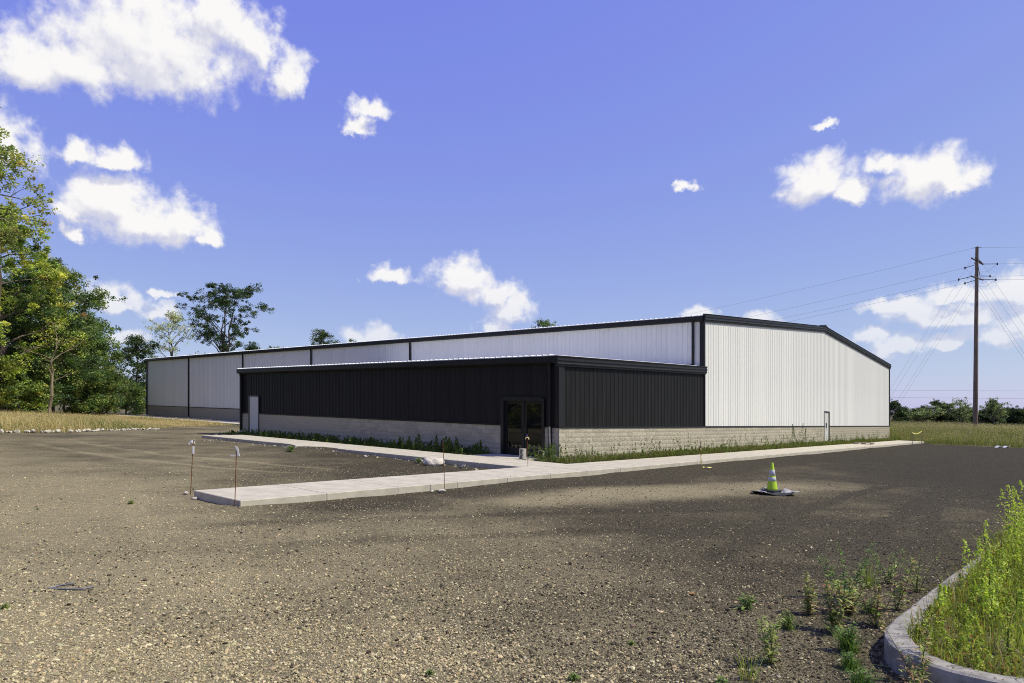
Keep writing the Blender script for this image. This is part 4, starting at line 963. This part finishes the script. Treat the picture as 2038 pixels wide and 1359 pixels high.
weed('green_clump', 'green clump at the kerb foot between the reddish and upright weeds', 3.72, 7.05, .2, 50, .05, LG + DG, [1, 1, 1, 1, 1], 14, stems=6, nblade=60)
weed('leafy_weed', 'feathery weed behind the tall one, furthest up the kerb', 4.6, 8.3, .40, 60, .06, DG + LG, [2, 2, 1, 1, 1], 15, stems=3)
weed('leafy_weed', 'bushy pale weed at the middle of the group by the kerb', 3.45, 7.0, .40, 90, .08, LG + DRY, [2, 2, 2, 1, 1, 1], 16, stems=4)
weed('leafy_weed', 'yellowing weed standing left in the group by the kerb', 3.05, 6.95, .36, 70, .075, LG + DRY, [1, 1, 3, 1, 1, 1], 17, stems=3)
weed('green_clump', 'spreading green clump filling the shade at the kerb nose', 2.9, 5.85, .22, 80, .055, DG, [1, 1], 18, stems=8, nblade=160)
weed('green_clump', 'dark green clump below the kerb nose at picture bottom', 2.62, 5.08, .18, 60, .05, DG, [1, 1], 19, stems=7, nblade=140)
weed('leafy_weed', 'dried pinkish weed at picture bottom below the kerb nose', 2.86, 4.86, .24, 50, .06, DRY + LG, [2, 3, 2, 1, 1, 1], 20, stems=4)
for i, (x, y, h, d) in enumerate([(-7.25, 12.9, .10, 'left of the sidewalk end'), (-4.75, 6.35, .06, 'in the pale gravel at far left'), (.46, 5.1, .07, 'at the bottom right of centre'), (1.57, 5.08, .08, 'at the picture bottom left of the kerb weeds'), (2.45, 7.1, .16, 'standing alone left of the bare stalk'),
        (1.05, 5.95, .05, 'tiny one above the bottom right sprig'), (-8.4, 12.0, .04, 'flat one furthest left of the sidewalk end'), (-.62, 5.12, .05, 'at the bottom centre'), (-8.9, 27.3, .30, 'in the dip of the side walk'), (-3.3, 23.9, .25, 'behind the boulder at the side walk')]):
    weed('weed_sprig', 'small green sprig in the gravel, ' + d, x, y, h, 16, h * .7, DG + LG, [2, 2, 1, 1, 1], 30 + i, stems=4, nblade=14)

# ------------------------------------------------------------------ loose gravel
def pebbles(rng, xy, size, cols, lift=.25):
    n = len(xy); cube = np.array([(x, y, z) for z in (-1, 1) for y in (-1, 1) for x in (-1, 1)], float) * .58
    v = cube[None] * (1 + rng.normal(0, .22, (n, 8, 3)))
    v *= np.stack([rng.uniform(.7, 1.3, n), rng.uniform(.55, 1.0, n), rng.uniform(.4, .75, n)], 1)[:, None, :]
    a = rng.uniform(0, 2 * np.pi, n); ca, sa = np.cos(a)[:, None], np.sin(a)[:, None]
    tx = rng.normal(0, .35, n)[:, None]
    x_, y_, z_ = v[..., 0] * ca - v[..., 1] * sa, v[..., 0] * sa + v[..., 1] * ca, v[..., 2]
    z_ = z_ + x_ * tx
    P = np.stack([x_, y_, z_], -1) * size[:, None, None]
    P[..., 0] += xy[:, 0:1]; P[..., 1] += xy[:, 1:2]; P[..., 2] += (zg(xy[:, 0], xy[:, 1]) + size * lift)[:, None]
    fq = np.array([(0, 2, 3, 1), (4, 5, 7, 6), (0, 1, 5, 4), (2, 6, 7, 3), (0, 4, 6, 2), (1, 3, 7, 5)])
    F = (np.arange(n)[:, None, None] * 8 + fq[None]).reshape(-1, 4)
    return P.reshape(-1, 3), F, np.repeat(cols, 8, 0)
rp = np.random.default_rng(3); n = 300000
r_ = np.exp(rp.uniform(math.log(4.2), math.log(24), n)); a_ = np.radians(rp.uniform(-41, 41, n)); xy = np.column_stack([r_ * np.sin(a_), r_ * np.cos(a_)])
u_, v_ = uv_of(xy[:, 0], xy[:, 1])
ok = in_poly(xy[:, 0], xy[:, 1], LOT) & ~in_poly(xy[:, 0], xy[:, 1], CURB) & ~((v_ > -3.62) & (v_ < -1.6) & (u_ > -14.27)) & ~((u_ > -4.02) & (v_ > -3.7)) & (dist_poly(xy[:, 0], xy[:, 1], CURB) > .02)
xy = xy[ok]; n = len(xy); dd = np.hypot(xy[:, 0], xy[:, 1])
dusty = np.clip((sstep(8.5, -4.0, xy[:, 0] + .30 * xy[:, 1]) * .9 + .25 * sstep(7.5, 5, dd) * sstep(2.2, .5, xy[:, 0])) + .35 * vnoise(xy[:, 0], xy[:, 1], .5, 4) + .2 * vnoise(xy[:, 0], xy[:, 1], 1.7, 6), 0, 1)
keep = rp.random(n) < (.45 + .55 * sstep(13, 5, dd)) * (.75 + .25 * vnoise(xy[:, 0], xy[:, 1], 2.3, 8)); xy, dd, dusty = xy[keep], dd[keep], dusty[keep]; n = len(xy)
sz = np.clip(rp.lognormal(math.log(.0060), .46, n), .0032, .024)
pale = pal(rp, n, [(.47, .40, .285), (.36, .30, .205), (.55, .49, .38), (.24, .195, .13), (.34, .22, .12)], [3.2, 3, 1.6, 1.8, .4], .2)
dark = pal(rp, n, [(.032, .028, .023), (.068, .057, .044), (.12, .10, .073), (.25, .21, .15), (.46, .41, .31)], [3.4, 4, 3.2, 1.8, .9], .2)
pale = (.6 * pale + .4 * np.array([[.34, .285, .19]])) * np.array([[1.15, 1.13, .90]]); dark = (.7 * dark + .3 * np.array([[.075, .062, .044]])) * np.array([[.98, .97, .78]])
cols = np.where((rp.random(n) < dusty * .85 + .09)[:, None], pale, dark)
me = bpy.data.meshes.new('gravel'); me.vertices.add(n)
me.vertices.foreach_set('co', np.column_stack([xy, zg(xy[:, 0], xy[:, 1]) + sz * .25]).astype(np.float32).ravel())
at_ = me.attributes.new('size', 'FLOAT', 'POINT'); at_.data.foreach_set('value', sz.astype(np.float32))
at_ = me.attributes.new('turn', 'FLOAT_VECTOR', 'POINT'); at_.data.foreach_set('vector', np.column_stack([rp.normal(0, .35, n), rp.normal(0, .35, n), rp.uniform(0, 6.28, n)]).astype(np.float32).ravel())
at_ = me.attributes.new('Col', 'FLOAT_COLOR', 'POINT'); at_.data.foreach_set('color', np.column_stack([cols, np.ones(n)]).astype(np.float32).ravel())
def stone_mat():
    m, t, b = new_mat('loose_stones'); a = nd(t, 'ShaderNodeAttribute', attribute_name='Col', attribute_type='INSTANCER'); lk(t, a.outputs['Color'], b.inputs['Base Color'])
    b.inputs['Roughness'].default_value = .9; b.inputs['Specular IOR Level'].default_value = .2; return m
SM = stone_mat(); scol = bpy.data.collections.new('stone_shapes')
for i in range(7):
    import bmesh
    bm = bmesh.new(); bmesh.ops.create_icosphere(bm, subdivisions=1, radius=1); rs = random.Random(i)
    sc_ = (rs.uniform(.85, 1.35), rs.uniform(.65, 1.0), rs.uniform(.45, .75))
    for vt in bm.verts: vt.co = Vector([c_ * k * (1 + rs.uniform(-.22, .22)) for c_, k in zip(vt.co, sc_)])
    sme = bpy.data.meshes.new('stone'); bm.to_mesh(sme); bm.free(); sme.materials.append(SM); so = bpy.data.objects.new('stone', sme); scol.objects.link(so)
gt = bpy.data.node_groups.new('gravel_scatter', 'GeometryNodeTree'); gt.interface.new_socket('Geometry', in_out='INPUT', socket_type='NodeSocketGeometry'); gt.interface.new_socket('Geometry', in_out='OUTPUT', socket_type='NodeSocketGeometry')
gi, go = gt.nodes.new('NodeGroupInput'), gt.nodes.new('NodeGroupOutput'); iop = gt.nodes.new('GeometryNodeInstanceOnPoints'); ci = gt.nodes.new('GeometryNodeCollectionInfo')
ci.inputs['Collection'].default_value = scol; ci.inputs['Separate Children'].default_value = True; ci.inputs['Reset Children'].default_value = True; iop.inputs['Pick Instance'].default_value = True
def named(nm, dt):
    x_ = gt.nodes.new('GeometryNodeInputNamedAttribute'); x_.data_type = dt; x_.inputs['Name'].default_value = nm; return x_.outputs['Attribute']
lk(gt, gi.outputs[0], iop.inputs['Points']); lk(gt, ci.outputs[0], iop.inputs['Instance']); lk(gt, named('size', 'FLOAT'), iop.inputs['Scale']); lk(gt, named('turn', 'FLOAT_VECTOR'), iop.inputs['Rotation']); lk(gt, iop.outputs[0], go.inputs[0])
o = link('gravel', me); md = o.modifiers.new('scatter', 'NODES'); md.node_group = gt; tag(o, 'loose crushed stones covering the lot', 'gravel', None, 'stuff')
# crumbs of rubble along the foot of the side walk and the kerb of the far edge
n = 240; vv = rp.uniform(-1.2, 20, n); uu = -4.15 - np.abs(rp.normal(0, .35, n)); xy = np.column_stack([XC + uu * S - vv * C, ZC + uu * C + vv * S])
k1 = pebbles(rp, xy, np.clip(rp.lognormal(math.log(.028), .6, n), .01, .11), pal(rp, n, [(.42, .39, .33), (.3, .26, .2), (.5, .48, .44), (.2, .17, .13)], [3, 3, 1, 2]))
v, f, c = k1; o = link('rubble', np_mesh('rubble', v, f, c), M['pebble']); tag(o, 'crumbs of pale rubble scattered below the side walk', 'rubble', None, 'stuff')

# stones kicked up onto the edges of the walks
n = 420; e_ = np.abs(rp.normal(0, .22, n)); half = n // 2
uu = np.where(np.arange(n) < half, rp.uniform(-14.1, 40, n), -3.98 + e_); vv = np.where(np.arange(n) < half, -3.57 + e_, rp.uniform(-1.5, 20.8, n)); ok = ~((np.arange(n) >= half) & (vv > 7.5) & (vv < 13.2)); uu, vv = uu[ok], vv[ok]; n = len(uu)
xy = np.column_stack([XC + uu * S - vv * C, ZC + uu * C + vv * S]); sz = np.clip(rp.lognormal(math.log(.008), .5, n), .004, .022)
v, f, c = pebbles(rp, xy, sz, pal(rp, n, [(.10, .088, .07), (.2, .17, .13), (.05, .045, .04)], [2, 2, 2])); v = v.reshape(n, 8, 3); v[:, :, 2] += (-.02 + shear_z_np(xy[:, 0]) - zg(xy[:, 0], xy[:, 1]))[:, None]
o = link('grit', np_mesh('grit', v.reshape(-1, 3), f, c), M['pebble']); tag(o, 'stray dark stones lying along the edges of the concrete walks', 'gravel', None, 'stuff')

# ------------------------------------------------------------------ rocks
def rock_mesh(seed, sub=2):
    import bmesh
    bm = bmesh.new(); bmesh.ops.create_icosphere(bm, subdivisions=sub, radius=.5); r = random.Random(seed)
    cuts = [(Vector((r.gauss(0, 1), r.gauss(0, 1), r.gauss(0, 1))).normalized(), r.uniform(.26, .42)) for _ in range(9)]
    for vtx in bm.verts:
        for nn, d in cuts:
            k = vtx.co.dot(nn)
            if k > d: vtx.co -= nn * (k - d) * .9
        vtx.co *= 1 + r.uniform(-.04, .04)
    me = bpy.data.meshes.new('rock'); bm.to_mesh(me); bm.free(); me.materials.append(M['rock']); return me
RM = [rock_mesh(i) for i in range(6)]
path = [(-37, 30.6), (-34, 32.2), (-30.6, 34.3), (-27.7, 36.1), (-25.6, 39.3), (-24.6, 43), (-24.3, 46.5)]
rr_ = random.Random(9); seglen = [math.dist(path[i], path[i + 1]) for i in range(len(path) - 1)]; tot = sum(seglen); s_ = 5.2; cnt = 0
while s_ < tot:
    d = s_; i = 0
    while d > seglen[i]: d -= seglen[i]; i += 1
    t = d / seglen[i]; x = path[i][0] + (path[i + 1][0] - path[i][0]) * t; y = path[i][1] + (path[i + 1][1] - path[i][1]) * t
    sz_ = rr_.uniform(.18, .42) * (1 if s_ < tot * .8 else .7)
    x += rr_.uniform(-.12, .12) - .1; y += rr_.uniform(-.2, .2) + .15
    o = link('edge_rock', RM[rr_.randrange(6)], None, None, (x, y, zg1(x, y) + sz_ * .2), rr_.uniform(0, 6.28)); o.scale = (sz_, sz_ * rr_.uniform(.7, 1), sz_ * rr_.uniform(.55, .85))
    tag(o, 'pale limestone rock in the row between the gravel and the dry grass', 'rock', 'rocks edging the dry grass'); cnt += 1
    s_ += sz_ * rr_.uniform(.55, .95)
x, y = plan(-4.62, 1.85)
o = link('boulder', rock_mesh(31, 3), None, None, (x, y, zg1(x, y) + .12), .6); o.scale = (.80, .62, .46); tag(o, 'pale flat boulder lying against the side walk', 'boulder')
for i, (x, y, s, d) in enumerate([(-1.62, 15.72, .20, 'grey rubble lump at the foot of the bare rebar before the sidewalk'), (-1.85, 15.70, .13, 'smaller rubble lump left of the bare rebar foot'), (-6.85, 14.25, .16, 'stone at the foot of the rebar beyond the sidewalk end'), (-6.35, 13.55, .14, 'stone at the corner of the sidewalk end')]):
    o = link('rubble_lump', rock_mesh(50 + i), M['rubble'], None, (x, y, zg1(x, y) + s * .2), i * 1.1); o.scale = (s, s * .7, s * .5); tag(o, d, 'rubble')

# ------------------------------------------------------------------ stakes, ribbons, cone, blocks, pallet
def rebar(x, y, h, lean, label, z0=None):
    z = zg1(x, y) if z0 is None else z0; root = empty('rebar_stake', (x, y, z)); tag(root, label, 'stake', 'rusty rebar stakes')
    MB().tube([(0, 0, -.25), (lean[0] * .5 + .006, lean[1] * .5, h * .5), (lean[0], lean[1], h)], .0075, 6).build('rod', M['rust'], root); return root
def ribbon(root, pts, w, mat, name='ribbon'):
    P = []; fs = []
    for i, (x, y, z) in enumerate(pts):
        t = .3 * math.sin(i * 1.9); P += [(x - w * t, y - .004, z - w / 2), (x + w * t, y + .004, z + w / 2)]
    for i in range(len(pts) - 1): fs.append((2 * i, 2 * i + 2, 2 * i + 3, 2 * i + 1))
    MB().add(P, fs).build(name, M[mat], root)
r1 = rebar(-6.74, 14.19, 1.14, (.07, 0), 'rusty rebar stake with white ribbon beyond the sidewalk end')
MB().box(.055, .085, -.014, .014, .86, 1.02).build('ribbon_wrap', M['ribbon_white'], r1); ribbon(r1, [(.07, -.01, 1.10), (.04, -.02, 1.13), (.01, -.02, 1.09), (-.02, -.02, 1.06)], .05, 'ribbon_white')
ribbon(r1, [(.07, .01, 1.10), (.10, .0, 1.12), (.11, .0, 1.08)], .04, 'ribbon_white')
r2 = rebar(-5.09, 12.43, 1.14, (.04, 0), 'rusty rebar stake with white ribbon at the sidewalk corner')
MB().add([(.03, -.012, 1.13), (.075, -.012, 1.06), (.10, -.012, .93), (.065, -.012, .93), (.045, -.012, 1.03), (.02, -.012, 1.09)] + [(.03, .002, 1.13), (.075, .002, 1.06), (.10, .002, .93), (.065, .002, .93), (.045, .002, 1.03), (.02, .002, 1.09)],
         [(0, 1, 4, 5), (1, 2, 3, 4), (6, 11, 10, 7), (7, 10, 9, 8)] + [(i, (i + 1) % 6, 6 + (i + 1) % 6, 6 + i) for i in range(6)]).build('ribbon', M['ribbon_white'], r2)
MB().box(-.075, .03, -.012, .002, .925, .95).build('ribbon_tail', M['ribbon_white'], r2)
r3 = rebar(-1.57, 15.86, 1.17, (-.05, 0), 'bare rusty rebar stake at the front edge of the sidewalk')
r5 = rebar(6.92, 24.95, 1.2, (0, 0), 'dark stake with yellow tape at the front edge of the far sidewalk')
MB().box(-.022, .022, -.02, .02, .62, .80).build('tape_wrap', M['cone_black'], r5); ribbon(r5, [(.0, -.02, .74), (.03, -.03, .66), (.045, -.03, .55), (.035, -.03, .46)], .05, 'ribbon_yellow')
ribbon(r5, [(.03, -.02, .36), (.05, -.03, .25), (.045, -.03, .12), (.03, -.02, .02)], .06, 'ribbon_yellow')
tp = MB(); pts = [(7.0 + .12 * i, 24.85 + .03 * math.sin(i * 2.1), 0) for i in range(4)]
P = []; fs = []
for i, (x, y, z) in enumerate(pts): P += [(x, y, zg1(x, y) + .02 + .03 * (i % 2)), (x + .02, y + .12, zg1(x, y) + .035 + .02 * ((i + 1) % 2))]
for i in range(3): fs.append((2 * i, 2 * i + 2, 2 * i + 3, 2 * i + 1))
o = tp.add(P, fs).build('caution_tape', M['ribbon_yellow']); tag(o, 'crumpled yellow tape on the gravel at the dark stake', 'tape')
x4, y4 = .51, 21.71
r4 = rebar(x4, y4, .96, (-.03, 0), 'rusty rebar stake with pale yellow cap before the entrance', -.02 + shear_z(x4))
cpm = MB(); arc = [(-.045 + .055 * math.cos(t), 0, .88 + .05 * math.sin(t)) for t in np.linspace(-.5, 3.4, 9)]; cpm.tube([(a + .02, b, c_) for a, b, c_ in arc], .018, 6); cpm.build('cap', M['cap_yellow'], r4)
MB().box(-.045, -.005, -.012, .012, .965, 1.02).build('ribbon_wrap', simple('purple_ribbon', (.12, .05, .2), .6), r4)
# taped stakes at the far end of the long walk
ta, tb = plan(40.2, -3.9), plan(44.6, -3.75)
def stk(p, h, d):
    z = zg1(*p); root = empty('wooden_stake', (p[0], p[1], z)); tag(root, d, 'stake'); MB().box(-.02, .02, -.02, .02, -.2, h).build('post', M['wood_pallet'], root); return root
stk(ta, .95, 'left wooden stake holding yellow caution tape at the far sidewalk end'); stk(tb, 1.05, 'right wooden stake holding yellow caution tape at the far sidewalk end')
P = []; fs = []
for i in range(9):
    t = i / 8; x = ta[0] + (tb[0] - ta[0]) * t; y = ta[1] + (tb[1] - ta[1]) * t - .03; z = (zg1(*ta) + .93) * (1 - t) + (zg1(*tb) + 1.0) * t - .16 * math.sin(math.pi * t) * (1 - .3 * t)
    P += [(x, y, z), (x, y + .01, z + .09)]
for i in range(8): fs.append((2 * i, 2 * i + 2, 2 * i + 3, 2 * i + 1))
o = MB().add(P, fs).build('caution_tape', M['ribbon_yellow']); tag(o, 'sagging yellow caution tape strung between two stakes', 'tape')

# traffic cone standing on a torn drain cover
cx_, cy_ = 6.62, 17.25; cz = zg1(cx_, cy_)
cone = empty('traffic_cone', (cx_, cy_, cz + .075), .5); tag(cone, 'lime green traffic cone with two white reflective bands', 'cone')
MB().lathe([(.135, .03), (.128, .06), (.030, .70), (.024, .715), (.012, .715)], 28).build('cone_body', M['cone_lime'], cone, smooth=True)
rc = lambda z: .128 - (z - .06) * (.098 / .64)
for z0, z1 in ((.255, .35), (.395, .535)): MB().lathe([(rc(z0) + .001, z0), (rc(z0) + .004, z0 + .002), (rc(z1) + .004, z1 - .002), (rc(z1) + .001, z1)], 28).build('reflective_band', M['cone_band'], cone, smooth=True)
b_ = MB(); b_.add([(x * s, y * s, z) for s, z in ((.19, 0), (.19, .02), (.165, .03)) for x, y in ((-1, -.8), (-.8, -1), (.8, -1), (1, -.8), (1, .8), (.8, 1), (-.8, 1), (-1, .8))],
         [tuple(range(7, -1, -1)), tuple(range(16, 24))] + [(r * 8 + j, r * 8 + (j + 1) % 8, r * 8 + 8 + (j + 1) % 8, r * 8 + 8 + j) for r in (0, 1) for j in range(8)]); b_.build('cone_base', M['cone_black'], cone)
grate = empty('drain_cover', (cx_, cy_, cz)); tag(grate, 'low drain frame wrapped in torn grey and black fabric under the cone', 'drain cover')
MB().box(-.30, .30, -.26, .26, -.05, .045).build('frame', M['cone_black'], grate, rotz=.12)
rgf = random.Random(4)
def rag(pts, z, mat, rot=0):
    n = 7; P = []; fs = []
    (x0, y0), (x1, y1), (x2, y2), (x3, y3) = pts
    for i in range(n + 1):
        for j in range(n + 1):
            a, b = i / n, j / n; x = (x0 * (1 - a) + x1 * a) * (1 - b) + (x3 * (1 - a) + x2 * a) * b; y = (y0 * (1 - a) + y1 * a) * (1 - b) + (y3 * (1 - a) + y2 * a) * b
            e = .05 * (i in (0, n) or j in (0, n)); r0_ = math.hypot(x, y)
            zz = .06 * (1 - sstep(.22, .5, r0_)) + z + .05 * math.sin(7 * x + 5 * y) * (r0_ > .3) + .03 * (r0_ > .3) + rgf.uniform(-.006, .008)
            P.append((x + rgf.uniform(-e, e), y + rgf.uniform(-e, e), max(.008, float(zz))))
    m = len(P); P += [(a, b, c_ - .006) for a, b, c_ in P]
    for i in range(n):
        for j in range(n):
            k = i * (n + 1) + j; fs += [(k, k + 1, k + n + 2, k + n + 1), (m + k, m + k + n + 1, m + k + n + 2, m + k + 1)]
    MB().add(P, fs).build('fabric', M[mat], grate)
rag([(-.36, -.36), (.34, -.40), (.36, .34), (-.32, .36)], .002, 'cone_black')
rag([(.10, -.30), (.50, -.42), (.56, .05), (.25, .12)], .022, 'torn_fabric')
rag([(-.52, -.20), (-.22, -.26), (-.20, .22), (-.46, .30)], .020, 'torn_fabric')
rag([(-.12, .22), (.34, .20), (.44, .48), (-.05, .46)], .018, 'torn_fabric')

# loose concrete blocks, conduit stub and flag by the entrance
def cmu(x, y, zb, rot, label):
    root = empty('concrete_block', (x, y, zb), rot); tag(root, label, 'block', 'loose concrete blocks at the entrance')
    w, d, h, t = .19, .19, .39, .032; mb = MB()      # standing on end: cores run sideways
    for bx in ((-w / 2, w / 2, -d / 2, -d / 2 + t, 0, h), (-w / 2, w / 2, d / 2 - t, d / 2, 0, h), (-w / 2, w / 2, -d / 2 + t, d / 2 - t, 0, t), (-w / 2, w / 2, -d / 2 + t, d / 2 - t, h - t, h), (-w / 2, w / 2, -d / 2 + t, d / 2 - t, h / 2 - t / 2, h / 2 + t / 2)): mb.box(*bx)
    mb.build('block_shell', M['cmu'], root)
cmu(.39, 24.75, -.02 + shear_z(.39), ROT + .1, 'hollow concrete block standing on end at the edge of the entrance walk')
cmu(1.10, 25.55, -.11 + shear_z(1.1), ROT + .35, 'second hollow concrete block half hidden in weeds right of the entrance')
x, y = plan(-.42, .12)
o = MB().tube([(0, 0, -.1), (.01, 0, .6), (0, 0, 1.28)], .035, 8).build('conduit_stub', M['galv'], None, (x, y, -.1 + shear_z(x))); tag(o, 'dull grey upright conduit pipe in the weeds beside the entrance', 'pipe')
x, y = plan(-.55, -.2)
o = MB().lathe([(.03, 0), (.045, .12), (.042, .12), (.028, .01)], 12).build('paper_cup', M['white_plastic'], None, (x, y, .06 + shear_z(x))); o.rotation_euler = (1.1, .3, .4); tag(o, 'small white cup caught in the weeds at the annex corner', 'cup')

# pallet lying on the long walk
px_, py_ = plan(32.6, -2.35); pal_ = empty('pallet', (px_, py_, -.015 + shear_z(px_)), ROT + .08); tag(pal_, 'weathered wooden pallet lying flat on the far sidewalk', 'pallet')
for yy in (-.55, 0, .5): MB().box(-.75, .75, yy, yy + .05, .0, .085, gz).build('stringer', M['wood_pallet'], pal_)
for i in range(7): MB().box(-.75 + i * .228, -.75 + i * .228 + .13, -.57, .57, .087, .105, gz).build('deck_board', M['wood_pallet'], pal_)

# bits on the gravel
o = MB().tube([(-.20, 0, .012), (-.16, .10, .016), (-.02, .13, .03)], .011, 5); o.tube([(-.20, 0, .012), (0, -.02, .012), (.18, -.02, .014), (.26, .03, .02)], .011, 5)
o = o.build('bent_wire', simple('grey_cable', (.17, .17, .17), .5, var=.3, scale=50), None, (-4.62, 7.05, zg1(-4.62, 7.05))); tag(o, 'bent piece of grey wire on the pale gravel at left', 'wire')
x, y = 2.0, 7.55
o = MB().add([(-.035, 0, .004), (0, .022, .016), (.04, .01, .008), (.01, -.024, .012), (-.035, 0, .001), (0, .022, .012), (.04, .01, .004), (.01, -.024, .008)], [(0, 3, 1), (3, 2, 1), (4, 5, 7), (7, 5, 6)]).build('fallen_leaf', M['dead_leaf'], None, (x, y, zg1(x, y) + .01)); o.scale = (1.3, 1.3, 1.3); tag(o, 'brown fallen leaf lying alone on the gravel below the cone', 'leaf')
x, y = 38.0, 52.6
o = MB().extrude([(-.5, .02), (-.3, .16), (-.1, .06), (.15, .02), (.35, .14), (.55, .03), (.55, .0), (.35, .1), (.15, .0), (-.1, .03), (-.3, .12), (-.5, .0)], -.15, .15, 'v').build('bent_sheet', M['white_plastic'], None, (x, y, zg1(x, y) + .02), .1); tag(o, 'bent white strip lying where the gravel meets the right field', 'debris')
x, y = -6.2, 27.6
o = link('crushed_cup', rock_mesh(70), M['white_plastic'], None, (x + 2.35, y - 1.9, zg1(x + 2.35, y - 1.9) + .05)); o.scale = (.16, .10, .09); tag(o, 'white crumpled litter at the foot of the side walk', 'litter')

# ------------------------------------------------------------------ utility pole and wires
PX, PY = 51.22, 75.0; pz = zg1(PX, PY); HP = 17.45
pole = empty('utility_pole', (PX, PY, pz)); tag(pole, 'tall brown wooden utility pole with two crossarm tiers and guy wires', 'utility pole')
def at(px, py, y): return Vector(((px - 1019) / F_PX * y - PX, y - PY, 1.776 - (py - 815.5) * y / F_PX - pz))
top = at(1944.5, 491, 75)
MB().tube([(0, 0, -.5), (.02, 0, .02), top * .5, top], [.26, .25, .205, .155], 12).build('shaft', M['pole_wood'], pole)
def arm(p0, p1, y0, y1, t=.055):
    a, b = at(*p0, y0), at(*p1, y1); MB().tube([a, b], t, 4).build('crossarm', M['arm_wood'], pole); return a, b
arm((1933.5, 513.5), (1956, 526), 73.6, 76.4, .09); arm((1941, 512.5), (1957, 525.5), 74.0, 76.6, .08)
arm((1933.5, 549.5), (1956.5, 557), 73.6, 76.4, .09)
for a, b in (((1939.5, 522), (1942, 535)), ((1943, 528), (1940, 549)), ((1947, 530), (1951, 553)), ((1944, 537), (1939, 551))): MB().tube([at(*a, 74.6), at(*b, 74.6)], .03, 5).build('brace', M['arm_wood'], pole)
ends = {}
for k, (a, b, yb) in {'B': ((1938, 528), (1920.5, 533), 75.8), 'C': ((1934, 550), (1908, 556.3), 76.0), 'D': ((1940, 558), (1920.5, 563.8), 75.8), 'b': ((1956, 525.3), (1985, 525), 74.5), 'c': ((1952, 549), (1970.5, 549.5), 75.8), 'd': ((1957, 556.2), (1982, 556.5), 74.5)}.items():
    A_, B_ = at(*a, 75.0), at(*b, yb); MB().tube([A_, B_], .035, 6).build('insulator_string', M['insulator'], pole)
    MB().tube([B_ + Vector((0, 0, .12)), B_ - Vector((0, 0, .12))], .07, 6).build('insulator_end', M['insulator'], pole); ends[k] = B_
MB().tube([at(1936, 493.5, 75), at(1953, 492.5, 75)], .03, 5).build('top_bolt', M['insulator'], pole)
for py0, xe, ye, yz in ((503, 1724, 852, 95), (529, 1733, 850, 95), (556, 1752, 850, 92), (566, 1760, 850, 92), (503, 2178, 856, 70), (530, 2165, 858, 70), (558, 2140, 856, 70), (568, 2130, 856, 70)):
    MB().tube([at(1941.5, py0, 75), at(xe, ye, yz)], .010, 4).build('guy_wire', M['wire'], pole)
for a, b, c_ in ((ends['B'], (1934, 548), ends['C']), (ends['b'], (1965, 540), at(1951, 541, 75)), (ends['d'], (1962, 570), at(1934, 571, 75))):
    MB().tube([a, at(*b, 75), c_], .012, 4).build('jumper_wire', M['wire'], pole)
base = Vector((PX, PY, pz))
def wire(p0, p1, sag, label, r=.012):
    P = [p0.lerp(p1, i / 16) - Vector((0, 0, sag * 4 * (i / 16) * (1 - i / 16))) for i in range(17)]
    o = MB().tube(P, r, 4).build('power_line', M['wire']); tag(o, label, 'power line', 'conductors on the wooden pole')
wire(base + at(1937, 493.5, 75), base + at(1150, 668, 140), .5, 'topmost power line running left from the pole tip')
wire(base + ends['B'], base + at(1150, 697, 140), .5, 'second highest power line running left from the upper crossarm')
wire(base + ends['C'], base + at(1150, 710, 140), .5, 'third power line running left, from the front of the lower crossarm')
wire(base + ends['D'], base + at(1150, 718, 140), .5, 'lowest power line running left from the lower crossarm')
for k, s_, d in (('t', -.043, 'topmost power line running right from the pole tip'), ('b', -.057, 'power line running right from the upper crossarm'), ('c', -.045, 'upper power line running right from the lower crossarm'), ('d', -.036, 'lower power line running right from the lower crossarm')):
    A_ = at(1952, 492.5, 75) if k == 't' else ends[k]; px0, py0 = {'t': (1952, 492.5), 'b': (1985, 525), 'c': (1970.5, 549.5), 'd': (1982, 556.5)}[k]
    wire(base + A_, base + at(2400, py0 + s_ * (2400 - px0), 65), .2, d)
for py0, py1, d in ((776, 779, 'upper faint distant power line above the field trees'), (790, 796, 'lower faint distant power line above the field trees')):
    wire(base + at(1700, py0, 320), base + at(2300, py1, 300), .0, d, .05)
